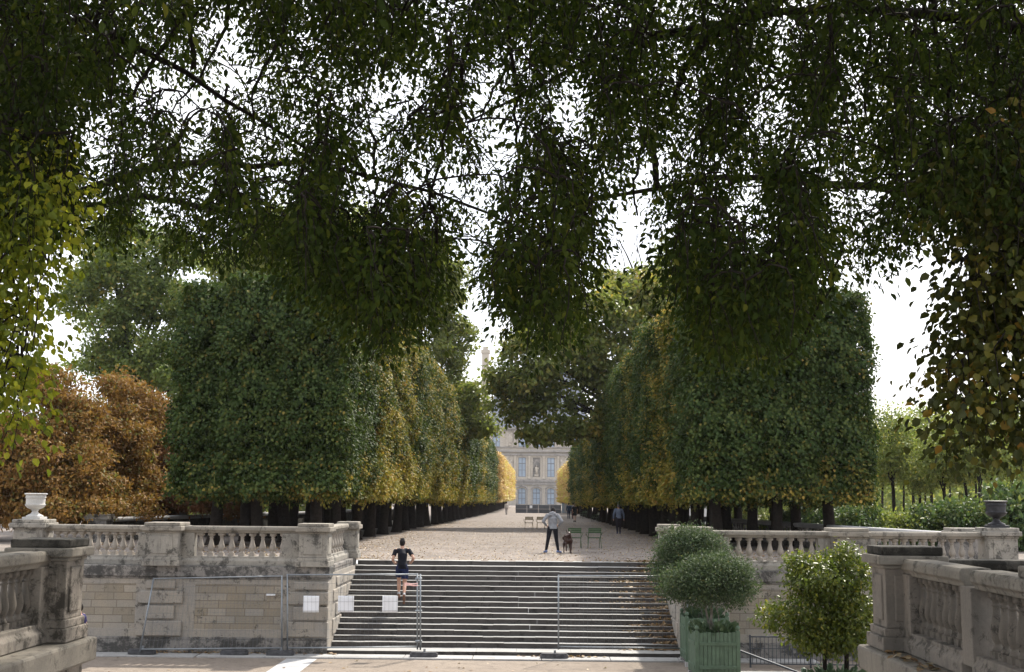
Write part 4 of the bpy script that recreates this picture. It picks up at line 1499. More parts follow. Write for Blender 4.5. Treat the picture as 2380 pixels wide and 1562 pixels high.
def potted(name, base, stems, blobs, mat, label, ls, dens, per, spread, seed, wd=.42, sucker=True, bark='bark_grey', droop=.2):
    g = np.random.default_rng(seed)
    root = thing(name, base, label, 'tree', 'potted trees')
    mb = MB()
    for s, e, r in stems:
        mb.tube([Vector(p) + Vector(g.normal(0, .015, 3)) for p in bez(s, (Vector(s) + Vector(e)) / 2 + Vector(g.normal(0, .06, 3)), e, 7)], [r * (1 - .05 * i) for i in range(7)], 8)
        for b in blobs:
            mb.tube(bez(e, (Vector(e) + Vector(b[:3])) / 2 + Vector((0, 0, -.05)), Vector(b[:3]) + Vector(g.normal(0, .2, 3)), 6), [r * .6, r * .5, r * .4, r * .3, r * .2, r * .1], 6)
    mb.build('trunk', M[bark], root, smooth=True)
    P, T, N, tint = blob_leaves(blobs, dens, per, spread, g, droop)
    L = ls * g.uniform(.6, 1.25, len(P))
    link('crown', leaf_mesh('crown', P - np.array(base), T, N, L, L * wd, mat, tint, g=g), root)
    if sucker:
        k = 190
        a = g.random(k) * 6.28
        r = .12 + .42 * g.random(k) ** .7
        P = np.stack([base[0] + np.cos(a) * r, base[1] + np.sin(a) * r, base[2] + .30 * g.random(k)], 1)
        T = np.stack([np.cos(a), np.sin(a), .9 + g.random(k)], 1)
        link('undergrowth', leaf_mesh('undergrowth', P - np.array(base), T, g.normal(0, 1, (k, 3)), .17, .11, L_CACTUS, g=g), root)
    return root


planter_box(4.74, 30.95, 1.14, 1.22, 'weathered green planter box in front, right of the steps, by the handrail post', .03)
potted('potted_shrub', (4.74, 30.95, 1.05), [((4.76, 30.95, 1.0), (4.66, 30.95, 1.95), .045), ((4.70, 31.0, 1.0), (4.50, 31.0, 2.0), .03), ((4.82, 30.9, 1.0), (4.80, 30.9, 1.9), .02)],
       [(4.62, 30.95, 2.44, .80, .9, .44), (5.22, 31.0, 2.48, .56, .6, .38), (5.52, 30.9, 2.28, .34, .4, .20), (4.05, 31.0, 2.40, .56, .6, .36), (3.72, 30.9, 2.20, .36, .4, .20), (3.70, 30.9, 2.55, .28, .3, .18), (5.45, 30.9, 2.72, .26, .3, .16), (4.75, 31, 2.80, .62, .7, .34), (4.35, 30.7, 2.02, .45, .5, .22), (5.15, 30.7, 2.06, .40, .5, .20), (5.15, 30.8, 2.84, .42, .5, .22), (4.3, 30.8, 2.72, .35, .4, .22)],
       L_POT, 'rounded dark green potted shrub in the front planter box beside the steps', .070, 62, 13, .12, 301)
planter_box(4.88, 33.55, 1.2, 1.32, 'green planter box standing behind the front one, against the steps', 0.0)
potted('potted_shrub', (4.88, 33.55, 1.15), [((4.7, 33.55, 1.1), (4.55, 33.55, 2.6), .045), ((5.0, 33.5, 1.1), (4.85, 33.5, 2.6), .045), ((4.85, 33.6, 1.1), (4.6, 33.6, 2.5), .03)],
       [(4.5, 33.6, 3.10, .90, .8, .46), (4.2, 33.6, 3.25, .55, .6, .40), (5.0, 33.6, 3.0, .6, .7, .45), (4.6, 33.5, 3.5, .5, .5, .30), (3.92, 33.6, 2.85, .5, .5, .38), (3.85, 33.4, 2.45, .45, .5, .3), (4.5, 33.4, 2.45, .7, .5, .3), (4.95, 33.5, 3.38, .4, .5, .24), (4.15, 33.5, 3.52, .34, .4, .2)],
       L_POT, 'green potted shrub rising behind the front one, at the side of the steps', .070, 60, 13, .12, 302)
p0 = at(1930, 1450, 24.5)
OX, OY = p0.x, 24.5
planter_box(OX + .1, OY, 1.15, .95, 'green planter box under the orange tree, below the right foreground pier', .05)
potted('orange_tree', (OX + .1, OY, .80), [((OX + .36, OY, .75), (OX + .30, OY, 1.5), .06), ((OX - .16, OY + .1, .75), (OX - .12, OY, 1.6), .055)],
       [(p.x, p.y, p.z, a, b, c) for p, a, b, c in [(at(1890, 1420, 24.5), .62, .6, .6), (at(1960, 1430, 24.5), .6, .6, .7), (at(1900, 1340, 24.4), .55, .6, .42), (at(1975, 1330, 24.6), .42, .5, .48), (at(1800, 1432, 24.3), .30, .4, .22),
                                                 (at(1880, 1478, 24.4), .4, .5, .26), (at(1945, 1480, 24.4), .5, .5, .28), (at(1960, 1290, 24.6), .2, .3, .22), (at(1860, 1310, 24.6), .22, .3, .2), (at(2010, 1440, 24.8), .4, .4, .4)]],
       L_ORANGE, 'glossy yellow-green orange tree in front of the right pier', .095, 60, 10, .10, 303, wd=.50, bark='bark', droop=.5)

# steel stairwell guard: handrail and railing
root = thing('steel_handrail', (5.02, 31.3, 0), 'dark steel post with a handrail sloping down to the right, before the front planter', 'handrail')
mb = MB()
mb.box(4.975, 5.055, 31.26, 31.34, 0, .80)
mb.build('post', M['iron'], root, bevel=.005)
mb = MB()
q = at(1852, 1562, 30.2)
mb.tube([(5.0, 31.3, .795), (5.12, 31.28, .775), (q.x, 30.2, q.z), (q.x + 1.4, 29.5, q.z - .75)], .028, 8)
mb.build('rail', M['iron'], root, smooth=True)
root = thing('iron_railing', (8.5, 33.0, 0), 'low iron railing with thin upright bars below the right wall', 'railing')
mb = MB()
xa, xb = 6.05, 12.6
mb.box(xa, xb, 32.98, 33.02, .80, .835)
mb.box(xa, xb, 32.985, 33.015, .50, .515)
mb.box(xa, xb, 32.98, 33.02, .08, .105)
mb.build('rails', M['iron'], root)
for i in range(60):
    x = xa + .06 + i * .109
    mb = MB()
    mb.box(x - .007, x + .007, 32.993, 33.007, .105, .80)
    mb.build('bar', M['iron'], root)
for i in range(5):
    x = xa + i * (xb - xa) / 4
    mb = MB()
    mb.box(x - .022, x + .022, 32.978, 33.022, 0, .87)
    mb.build('post', M['iron'], root)
mb = MB()
mb.box(4.78, 12.4, 30.9, 31.8, -.1, .07)
structure('stairwell_kerb', mb, M['slab'], bevel=.015)


# ================================================================== CONSTRUCTION FENCE
FY = 34.12


def fence_panel(pts, label, mesh=True):
    """Tubular frame through four corners (x, y, z): bottom left, bottom right, top right, top left."""
    bl, br, tr, tl = [Vector(p) for p in pts]
    root = thing('site_fence', tuple((bl + br) / 2), label, 'fence', 'site fence panels')
    mb = MB()
    for a, b in ((bl + (bl - tl) * .04, tl + (tl - bl) * .012), (br + (br - tr) * .04, tr + (tr - br) * .012)):
        mb.tube([a, b], .024, 8)
    for a, b in ((tl, tr), (bl, br)):
        mb.tube([a, b], .021, 8)
    mb.build('frame', M['galv'], root, smooth=True)
    mb = MB()
    n = max(3, int((br - bl).length / .115))
    for i in range(1, n):
        t = i / n
        mb.tube([bl.lerp(br, t), tl.lerp(tr, t)], .0030, 4, caps=False)
    for i in range(1, 8):
        t = i / 8
        mb.tube([bl.lerp(tl, t), br.lerp(tr, t)], .0030, 4, caps=False)
    mb.build('wire_mesh', M['wire'], root)
    return root


def W(px, py, Y=FY):
    return tuple(at(px, py, Y))


PA = fence_panel([W(326, 1509, 33.95), W(655, 1506), W(655, 1339), W(357, 1345, 34.4)], 'leaning site fence panel with a tilted left post before the left wall')
PB = fence_panel([W(668, 1506, FY + .03), W(970, 1503, FY + .03), W(970, 1335, FY + .03), W(668, 1336, FY + .03)], 'site fence panel carrying the three white paper signs')
PC = fence_panel([W(977, 1503, FY - .03), W(977 + 120, 1503, FY + 2.0), W(977 + 120, 1338, FY + 2.0), W(977, 1335, FY - .03)], 'x') if False else None
root = thing('site_fence', W(976, 1505, FY - .02), 'single galvanised fence post clamped beside the panel with paper signs', 'fence post')
mb = MB()
mb.tube([W(977, 1511, FY - .02), W(977, 1334, FY - .02)], .024, 8)
mb.build('upright', M['galv'], root, smooth=True)
mb = MB()
for py in (1345, 1420, 1490):
    mb.tube([W(965, py, FY - .0), W(981, py, FY - .0)], .032, 6)
mb.build('clamp', M['galv'], root, smooth=True)
fence_panel([W(1298, 1503, FY), W(1598, 1507, FY), W(1598, 1340, FY), W(1298, 1338, FY)], 'site fence panel whose left post stands alone before the middle of the steps')
flab = {330: 'dark concrete foot under the tilted left fence post', 545: 'dark concrete foot lying before the wall between two fence posts', 652: 'dark concrete foot under the pair of fence posts by the wall',
        985: 'dark rounded foot under the clamped fence posts at the left of the steps', 1288: 'dark rounded foot under the lone fence post in the middle of the steps'}
for px, lab in flab.items():
    x, y, _ = W(px, 1512, FY)
    root = thing('concrete_block', (x, FY, .045), lab, 'block', 'concrete fence feet')
    mb = MB()
    n = 20
    for (s, z0, z1) in ((1.0, 0.0, .10), (.93, .098, .135)):
        vs = []
        for z in (z0, z1):
            for k in range(n):
                a = 2 * math.pi * k / n
                ca, sa = math.cos(a), math.sin(a)
                vs.append((s * .40 * math.copysign(abs(ca) ** .45, ca), s * .13 * math.copysign(abs(sa) ** .6, sa), z))
        mb.add(vs, [(k, (k + 1) % n, n + (k + 1) % n, n + k) for k in range(n)] + [tuple(range(n))[::-1], tuple(range(n, 2 * n))])
    mb.build('block', M['rubber'], root, local=True, bevel=.012)
    if px != 545:
        mb = MB()
        mb.tube([(.02, 0, .12), (.02, 0, .22)], .034, 8)
        mb.build('socket', M['galv'], root, local=True)
for (xa, xb), lab in (((704, 742), 'white paper sign nearest the wall, leftmost of the three on the fence'), ((785, 823), 'white paper sign in the middle of the three on the fence'), ((888, 925), 'white paper sign below the running man, last of the three on the fence')):
    a, b = Vector(W(xa, 1423, FY + .05)), Vector(W(xb, 1385, FY + .05))
    mb = MB()
    n = 8
    vs = []
    for j in range(n + 1):
        for i in range(n + 1):
            u, v = i / n, j / n
            vs.append((a.x + (b.x - a.x) * u, FY + .05 - .006 * math.sin(u * 7 + xa) * math.sin(v * 5), a.z + (b.z - a.z) * v))
    mb.add(vs, [(j * (n + 1) + i, j * (n + 1) + i + 1, (j + 1) * (n + 1) + i + 1, (j + 1) * (n + 1) + i) for j in range(n) for i in range(n)])
    o = mb.build('paper_sign', M['paper'], smooth=True)
    md = o.modifiers.new('s', 'SOLIDIFY')
    md.thickness = .002
    tag(o, lab, 'sign', 'paper signs on the fence')
a = W(940, 1360)
mb = MB()
for k, (z, h) in enumerate(((0, .035), (.045, .03))):
    pts = [(a[0] + .055 * i, FY - .02 - .012 * math.sin(i * 1.3 + k), a[2] + z + .01 * math.sin(i * .9 + k)) for i in range(8)]
    mb.tube(pts, [(.006, h / 2)] * 8, 8)
tag(mb.build('plastic_tape', M['pinktape'], smooth=True), 'strip of pale pink tape tied to the fence by the clamped posts', 'tape')
o = W(630, 1382, WY)
mb = MB()
mb.box(o[0] - .13, o[0] + .13, WY - .075, WY - .02, o[2] - .025, o[2] + .025)
tag(mb.build('wall_plaque', M['paper'], bevel=.004), 'small white plaque fixed to the left wall', 'plaque')

# ================================================================== THE PALACE AT THE END
M['pal'] = stone('palace_stone', (0.52, 0.46, 0.38), (0.44, 0.39, 0.33), stain=(0.26, 0.24, 0.22), amount=0.25, scale=.12)
M['pal_dark'] = stone('palace_cornice_stone', (0.36, 0.33, 0.30), (0.30, 0.28, 0.26), stain=(0.18, 0.17, 0.16), amount=0.4, scale=.12)
M['slate'] = plain('roof_slate', (0.20, 0.215, 0.25), .6, 0, .4, .15, .5)
M['pane'] = plain('window_glass', (0.30, 0.37, 0.46), .12, 0, .8, .12, .3)  # pale blue base colour stands for sky reflected in the glass
M['frame'] = plain('window_frame_paint', (0.16, 0.17, 0.19), .5, 0, .4, .1)
PY = 420.0
UX = PY / F_PX
def PXW(px):
    return (px - 1235) * UX - 0.0


def PZ(py):
    return 4.5 + (1160 - py) * UX


pal = thing('palace', (PXW(1250), PY, TZ), 'pale stone palace with arched ground-floor windows at the end of the path', 'building')
BAY = 5.15
C0 = PXW(1249.5)
cols = [C0 + BAY * k for k in (-1, 0, 1)]
outer = [C0 - 2.80 * BAY, C0 + 2.80 * BAY]
ww = 2.65
z_g0, z_g1 = TZ, PZ(1128)
xs0, xs1 = C0 - 19.5, C0 + 19.5
wins = []
# walls, storey by storey, with real openings
mb = MB()
def storey(z0, z1, wz0, wz1, xsw, arch=False, w=ww):
    edges = [xs0]
    for x in sorted(xsw):
        edges += [x - w / 2, x + w / 2]
    edges.append(xs1)
    for i in range(0, len(edges), 2):
        mb.box(edges[i], edges[i + 1], PY, PY + 6, z0, z1)
    for x in xsw:
        mb.box(x - w / 2, x + w / 2, PY + .01, PY + 6, z0, wz0)
        if arch:
            r = w / 2
            n = 10
            pts = [(x - r * math.cos(math.pi * k / n), wz1 - r * .62 + r * .62 * math.sin(math.pi * k / n)) for k in range(n + 1)]
            for a, b in zip(pts[:-1], pts[1:]):
                vs = [(a[0], PY + .01, a[1]), (b[0], PY + .01, b[1]), (b[0], PY + .01, z1), (a[0], PY + .01, z1)]
                vs += [(p[0], PY + 1, p[2]) for p in vs]
                mb.add(vs, [(0, 1, 2, 3), (0, 4, 5, 1)])
        else:
            mb.box(x - w / 2, x + w / 2, PY + .01, PY + 6, wz1, z1)
        wins.append((x, wz0, wz1, w, arch))
storey(TZ - 1, PZ(1127), PZ(1172), PZ(1134.5), cols + outer, True)
storey(PZ(1127), PZ(1060), PZ(1109), PZ(1064.5), cols + outer)
storey(PZ(1060), PZ(1000), PZ(1040), PZ(1008), cols + outer)
mb.build('wall', M['pal'], pal)
mb = MB()
for z0, z1, e in ((PZ(1127), PZ(1120), .5), (PZ(1120), PZ(1115), .9), (PZ(1060), PZ(1056), .5), (PZ(1052), PZ(1047), 1.0), (PZ(1042), PZ(1040), .5), (PZ(1003), PZ(999), .7), (PZ(999), PZ(995), 1.3)):
    mb.box(xs0 - e, xs1 + e, PY - e, PY + 6, z0, z1)
mb.build('cornice', M['pal_dark'], pal)
mb = MB()
for z0, z1 in ((PZ(1114), PZ(1061)), (PZ(1039.5), PZ(1003.5))):
    for x in [C0 + BAY * k for k in (-1.5, -.5, .5, 1.5)]:
        mb = MB()
        mb.lathe([(.62, z0), (.62, z0 + .5), (.48, z0 + .8), (.44, z1 - 1.2), (.55, z1 - .7), (.66, z1)], (x, PY - .25, 0), 10)
        mb.build('column', M['pal'], pal)
    for x in (C0 - 3.55 * BAY, C0 - 2.05 * BAY, C0 + 2.05 * BAY, C0 + 3.55 * BAY):
        mb = MB()
        mb.box(x - .5, x + .5, PY - .35, PY + .1, z0, z1)
        mb.build('pilaster', M['pal'], pal, bevel=.04)
mb = MB()
for x in cols + outer:
    r = ww / 2 + .5
    mb = MB()
    pts = [(x - r * math.cos(math.pi * k / 12), PY - .15, PZ(1134.5) - ww * .31 + .35 + (r * .62) * math.sin(math.pi * k / 12)) for k in range(13)]
    mb.tube(pts, .28, 6)
    for s in (-1, 1):
        mb.box(x + s * (ww / 2 + .42) - .3, x + s * (ww / 2 + .42) + .3, PY - .2, PY + .1, TZ, PZ(1134.5) - ww * .3 + .3)
    mb.build('arch_moulding', M['pal_dark'], pal)
mb = MB()
for x in (C0 - 1.86 * BAY, C0 + 1.86 * BAY):
    for py in (1085, 1022):
        z = PZ(py)
        mb.ell((x, PY, z), (1.3, .5, 2.0), 12, 8)
        mb.ell((x - .7, PY, z + 1.7), (.7, .45, .8), 8, 6)
        mb.ell((x + .7, PY, z + 1.7), (.7, .45, .8), 8, 6)
        mb.ell((x, PY, z - 2.1), (.6, .4, .7), 8, 6)
mb.build('relief', M['pal'], pal, smooth=True)
for i, (x, z0, z1, w, arch) in enumerate(wins):
    if abs(x - C0) < .1 and PZ(1127) < z0 < PZ(1060):
        mb = MB()                                   # the middle bay holds a statue in a dark niche
        mb.box(x - w / 2, x + w / 2, PY + .8, PY + 1, z0, z1)
        n_ = mb.build('niche', M['pal_dark'], pal)
        mb = MB()
        mb.box(x - .8, x + .8, PY + .0, PY + .7, z0, z0 + .9)
        mb.tube([(x, PY + .4, z0 + .9), (x + .1, PY + .4, z0 + 2.2), (x - .05, PY + .4, z0 + 3.3), (x, PY + .4, z0 + 3.6)], [.55, .45, .6, .2], 10)
        mb.ell((x, PY + .35, z0 + 3.95), (.28, .3, .36), 10, 8)
        mb.tube([(x - .5, PY + .3, z0 + 3.2), (x - .75, PY + .1, z0 + 2.5), (x - .4, PY, z0 + 2.2)], [.18, .15, .1], 8)
        mb.tube([(x + .5, PY + .3, z0 + 3.2), (x + .8, PY + .1, z0 + 2.6), (x + .7, PY, z0 + 3.4)], [.18, .15, .1], 8)
        mb.build('statue', M['pal'], n_, smooth=True)
        continue
    mb = MB()
    t = .16
    mb.box(x - w / 2, x - w / 2 + t, PY + .5, PY + .7, z0, z1)
    mb.box(x + w / 2 - t, x + w / 2, PY + .5, PY + .7, z0, z1)
    mb.box(x - .12, x + .12, PY + .46, PY + .7, z0, z1)
    for q in (0, .34, .67, .985):
        mb.box(x - w / 2, x + w / 2, PY + .48, PY + .7, z0 + (z1 - z0) * q, z0 + (z1 - z0) * q + (.30 if q == .67 else .17))
    wd = mb.build('window', M['frame'], pal)
    mb = MB()
    mb.box(x - w / 2, x + w / 2, PY + .6, PY + .65, z0, z1)
    mb.build('pane', M['pane'], wd)
# roof and chimney
mb = MB()
zr0, zr1 = PZ(995), PZ(862)
a0, a1 = C0 - 18.6, xs1
rise = [(a0, PY - .2, zr0), (a1, PY - .2, zr0), (a1, PY + 30, zr0), (a0, PY + 30, zr0)]
tops = [(a0 + 6.0, PY + 7, zr1), (a1 - 6, PY + 7, zr1), (a1 - 6, PY + 23, zr1), (a0 + 6.0, PY + 23, zr1)]
mb.add(rise + tops, [(0, 1, 5, 4), (1, 2, 6, 5), (2, 3, 7, 6), (3, 0, 4, 7), (4, 5, 6, 7)])
roof = mb.build('roof', M['slate'], pal)
mb = MB()
cx0 = PXW(1128)
mb.box(cx0 - 1.25, cx0 + 1.25, PY + 2, PY + 5, zr0 - 1, PZ(820))
mb.box(cx0 - 1.6, cx0 + 1.6, PY + 1.7, PY + 5.3, PZ(820), PZ(812))
mb.box(cx0 - .9, cx0 + .9, PY + 2.3, PY + 4.7, PZ(812), PZ(804))
mb.build('chimney', M['pal'], roof, bevel=.05)
mb = MB()
for s in (-1, 1):
    xs = sorted((C0 + s * 19.0, C0 + s * 90))
    mb.box(xs[0], xs[1], PY + 4, PY + 20, TZ - 1, PZ(1020))
    mb.box(xs[0], xs[1], PY + 3.2, PY + 20, PZ(1020), PZ(1012))
mb.build('wing', M['pal'], pal)

# low dark hoarding across the end of the path, with a pale rail
hd = thing('hoarding', (1.2, 181, TZ), 'low dark hoarding with a pale rail across the far end of the path', 'barrier')
M['hoard'] = plain('dark_hoarding', (0.10, 0.105, 0.12), .7, 0, .3, .15, 1)
for i in range(4):
    mb = MB()
    mb.box(-2.2 + i * 1.75, -2.2 + i * 1.75 + 1.72, 181, 181.08, TZ, TZ + 1.25)
    mb.build('board', M['hoard'], hd)
mb = MB()
mb.box(-2.3, 4.9, 180.93, 180.99, TZ + .58, TZ + .66)
mb.build('rail', M['slab'], hd)
o = MB()
o.box(-.05, .35, 180.9, 180.98, TZ + .75, TZ + 1.15)
o.build('notice', M['paper'], hd)
hb = thing('site_cabin', (6.3, 186, TZ), 'small blue-grey site cabin beside the right end of the hoarding', 'cabin')
M['cabin'] = plain('blue_grey_paint', (0.22, 0.27, 0.33), .5, 0, .4, .1, 1)
mb = MB()
mb.box(5.05, 7.3, 186, 188, TZ, TZ + 1.5)
mb.build('wall', M['cabin'], hb)
mb = MB()
mb.box(4.95, 7.4, 185.9, 188.1, TZ + 1.5, TZ + 1.62)
mb.build('roof', M['hoard'], hb)
mb = MB()
mb.box(5.4, 6.1, 185.96, 186.0, TZ + .1, TZ + 1.35)
mb.build('door', M['slab'], hb)


# ================================================================== CHAIRS
def chair_proto(paint, label):
    root = thing('garden_chair', (0, 0, 0), label, 'chair', 'metal garden chairs on the path')
    mb = MB()
    for i in range(5):
        y = -.20 + i * .10
        mb.box(-.25, .25, y, y + .085, .425 + .012 * abs(i - 2), .440 + .012 * abs(i - 2))
    mb.tube([(-.25, -.22, .43), (-.255, 0, .425), (-.25, .30, .455)], .013, 6)
    mb.tube([(.25, -.22, .43), (.255, 0, .425), (.25, .30, .455)], .013, 6)
    mb.build('seat', paint, root, local=True)
    mb = MB()
    for z in (.66, .735, .81):
        vs = []
        for x in np.linspace(-.27, .27, 9):
            yy = -.30 - (z - .6) * .18 - .03 * (1 - (x / .27) ** 2)
            vs += [(x, yy, z), (x, yy - .012, z + .062), (x, yy - .024, z + .062), (x, yy - .012, z)]
        fs = []
        for k in range(8):
            for q in range(4):
                fs.append((k * 4 + q, k * 4 + (q + 1) % 4, k * 4 + 4 + (q + 1) % 4, k * 4 + 4 + q))
        mb.add(vs, fs + [(0, 3, 2, 1), (32, 33, 34, 35)])
    for s in (-1, 1):
        mb.tube([(s * .265, -.20, .42), (s * .268, -.27, .60), (s * .27, -.345, .875)], .014, 6)
    mb.build('backrest', paint, root, local=True)
    for s in (-1, 1):
        mb = MB()
        mb.tube([(s * .27, -.29, .66), (s * .33, -.22, .675), (s * .36, -.05, .67), (s * .355, .10, .64), (s * .31, .16, .55), (s * .265, .14, .44)], [.013] * 6, 6)
        mb.build('armrest', paint, root, local=True, smooth=True)
        mb = MB()
        mb.tube([(s * .255, -.18, .43), (s * .28, -.26, .2), (s * .30, -.30, 0)], .014, 6)
        mb.build('leg', paint, root, local=True, smooth=True)
        mb = MB()
        mb.tube([(s * .255, .24, .44), (s * .25, .27, .2), (s * .245, .29, 0)], .014, 6)
        mb.build('leg', paint, root, local=True, smooth=True)
    return root


def ground_at(px, py):
    """Point on the terrace under a photo pixel."""
    d = CAM_R @ Vector(((px - CX) / F_PX, -(py - CY) / F_PX, -1.0))
    k = (TZ + .002 - 4.5) / d.z
    return Vector((d.x * k, d.y * k, TZ + .002))


chairs = [(1381, 1274, .03, 'green', 'dark green metal chair standing alone to the right of the brown dog'), (1336, 1274, -.05, 'green', 'dark green metal chair partly hidden behind the brown dog'),
          (1229, 1230, .06, 'tan', 'weathered brownish chair further back, apart from the man in grey'), (1257, 1230, -.04, 'tan', 'weathered brownish chair just behind the elbow of the man in grey'),
          (1383, 1213, 1.2, 'green', 'small green chair at the foot of the right tree trunks'), (1356, 1206, .5, 'green', 'far green chair beyond the one at the right trunks, by the walkers'),
          (985, 1216, -1.3, 'green', 'green chair half lost in the shade between the left trunks, nearest the steps'),
          (1040, 1211, -1.0, 'green', 'green chair in the shade of the left trunks, behind the person in red')]
proto = {}
for px, py, rz, kind, lab in chairs:
    if kind not in proto:
        proto[kind] = o = chair_proto(M['green_chair' if kind == 'green' else 'tan_chair'], lab)
    else:
        o = copy_tree(proto[kind])
    o['label'] = lab
    o.location = ground_at(px, py)
    o.rotation_euler = (0, 0, rz)


# ================================================================== PEOPLE
CLOTH = {}


def cloth(name, col, rough=.85):
    if name not in CLOTH:
        CLOTH[name] = plain(name, col, rough, 0, .2, .18, 14, .25)
    return CLOTH[name]


def limb(mb, pts, rad, n=10):
    """Tapered limb with rounded ends."""
    P, Rr = [Vector(p) for p in pts], list(rad)
    d0, d1 = (P[0] - P[1]).normalized(), (P[-1] - P[-2]).normalized()
    r0 = Rr[0] if not isinstance(Rr[0], tuple) else min(Rr[0])
    r1 = Rr[-1] if not isinstance(Rr[-1], tuple) else min(Rr[-1])
    mul = lambda r, k: tuple(v * k for v in r) if isinstance(r, tuple) else r * k
    P = [P[0] + d0 * r0 * .7] + P + [P[-1] + d1 * r1 * .7]
    Rr = [mul(Rr[0], .55)] + Rr + [mul(Rr[-1], .55)]
    mb.tube(P, Rr, n)


def person(loc, rz, label, pose, top, bottom, shoes, hair, h=1.75, group=None, hood=False, sleeves=True, shorts=False, skirt=False, sock=None, vox=.013, hairlen=0.0):
    """Standing or striding figure facing +y before it is turned; pose gives joints in metres for a 1.75 m body."""
    k = h / 1.75
    root = thing('person', loc, label, 'person', group)
    root.rotation_euler = (0, 0, rz)
    J = {'pelvis': (0, 0, .95), 'waist': (0, .0, 1.08), 'chest': (0, -.01, 1.30), 'neck': (0, .0, 1.47), 'head': (0, .03, 1.63),
         'shl': (-.185, -.01, 1.42), 'shr': (.185, -.01, 1.42), 'ell': (-.25, -.03, 1.13), 'elr': (.25, -.03, 1.13), 'wrl': (-.25, .06, .90), 'wrr': (.25, .06, .90),
         'hil': (-.09, 0, .93), 'hir': (.09, 0, .93), 'knl': (-.10, .02, .50), 'knr': (.10, .02, .50), 'anl': (-.10, -.02, .09), 'anr': (.10, -.02, .09),
         'tol': (-.12, .17, .03), 'tor': (.12, .17, .03), 'hal': (-.25, .10, .76), 'har': (.25, .10, .76)}
    J.update(pose)
    V3 = {a: Vector(b) for a, b in J.items()}

    def torso(mb, e, z_low='pelvis'):
        mb.tube([V3['pelvis'] - Vector((0, 0, .09)), V3['pelvis'], V3['waist'], V3['chest'], V3['chest'].lerp(V3['neck'], .55), V3['neck'] - Vector((0, 0, .03))],
                [(.145 + e, .10 + e), (.165 + e, .115 + e), (.142 + e, .10 + e), (.172 + e, .118 + e), (.165 + e, .095 + e), (.075 + e * .5, .065 + e * .5)], 16)
        for s in 'lr':
            limb(mb, [V3['neck'].lerp(V3['sh' + s], .35) - Vector((0, 0, .045)), V3['sh' + s]], [.065 + e, .06 + e])
    mb = MB()
    torso(mb, 0)
    limb(mb, [V3['chest'], V3['neck'], V3['head'] - Vector((0, .01, .05))], [.06, .056, .055])
    hd_ = V3['head']
    fw = V3.get('face', Vector((0, 1, 0))).normalized()
    sd_ = fw.cross(Vector((0, 0, 1)))
    Mh = Matrix((sd_, fw, Vector((0, 0, 1)))).transposed()
    mb.ell(hd_, (.074, .095, .115), 16, 12, Mh)
    mb.ell(hd_ + Mh @ Vector((0, .03, -.06)), (.056, .066, .062), 12, 9, Mh)
    limb(mb, [hd_ + Mh @ Vector((0, .088, .0)), hd_ + Mh @ Vector((0, .108, -.028))], [.010, .016], 8)
    mb.ell(hd_ + Mh @ Vector((0, .086, -.068)), (.026, .014, .010), 8, 6, Mh)
    for s in (-1, 1):
        mb.ell(hd_ + Mh @ Vector((s * .078, -.005, -.01)), (.012, .022, .034), 8, 6, Mh)
        mb.ell(hd_ + Mh @ Vector((s * .03, .083, .008)), (.014, .010, .009), 8, 6, Mh)
    for s in 'lr':
        sh, el, wr, ha = V3['sh' + s], V3['el' + s], V3['wr' + s], V3['ha' + s]
        limb(mb, [sh, sh.lerp(el, .5), el], [.050, .046, .038])
        limb(mb, [el, el.lerp(wr, .35), wr], [.040, .041, .026])
        d = (ha - wr).normalized()
        sg = -1 if s == 'l' else 1
        across = d.cross(Vector((sg * 1.0, .15, 0))).normalized()
        nrm = across.cross(d).normalized()
        palm = wr + d * .085
        mb.tube([wr, wr + d * .03, palm], [(.026, .020), (.036, .018), (.040, .015)], 10)
        mb.ell(wr + d * .06, (.036, .03, .045), 8, 6)
        for q, (o_, l_) in enumerate(((-.030, .066), (-.010, .076), (.010, .070), (.029, .055))):
            b = palm + across * o_
            limb(mb, [b, b + d * l_ * .5 + nrm * .004, b + d * l_ * .9 + nrm * .02 * sg], [.0095, .009, .008], 6)
        limb(mb, [wr + d * .03 - across * .028, wr + d * .065 - across * .058, wr + d * .095 - across * .062], [.012, .011, .009], 6)
        hi, kn, an, to = V3['hi' + s], V3['kn' + s], V3['an' + s], V3['to' + s]
        limb(mb, [hi, hi.lerp(kn, .4), kn], [.086, .077, .055])
        limb(mb, [kn, kn.lerp(an, .32), kn.lerp(an, .75), an], [.054, .056, .038, .036])
        limb(mb, [an, to], [.038, .032])
    me = fuse(mb, 'body', M['skin'], vox, 3)
    link('body', me, root).scale = (k, k, k)

    def wear(name, mb, mat, v=vox, sm=3, par=root):
        o = link(name, fuse(mb, name, mat, v, sm), par)
        o.scale = (k, k, k)
        return o
    # upper garment
    mb = MB()
    hem = V3['pelvis'] - Vector((0, 0, .05))
    mb.tube([hem, V3['pelvis'] + Vector((0, 0, .04)), V3['waist'], V3['chest'], V3['chest'].lerp(V3['neck'], .55), V3['neck'] - Vector((0, 0, .035))],
            [(.182, .132), (.180, .130), (.166, .122), (.194, .138), (.184, .112), (.088, .078)], 18)
    for s in 'lr':
        limb(mb, [V3['neck'].lerp(V3['sh' + s], .35) - Vector((0, 0, .045)), V3['sh' + s] - Vector((0, 0, .012))], [.078, .066])
        sh, el, wr = V3['sh' + s], V3['el' + s], V3['wr' + s]
        if sleeves:
            limb(mb, [sh, sh.lerp(el, .5), el], [.074, .068, .058])
            limb(mb, [el, el.lerp(wr, .5), wr], [.058, .052, .040])
        else:
            mb.tube([sh - (el - sh) * .1, sh, sh.lerp(el, .35), sh.lerp(el, .62)], [.045, .064, .064, .064], 12)
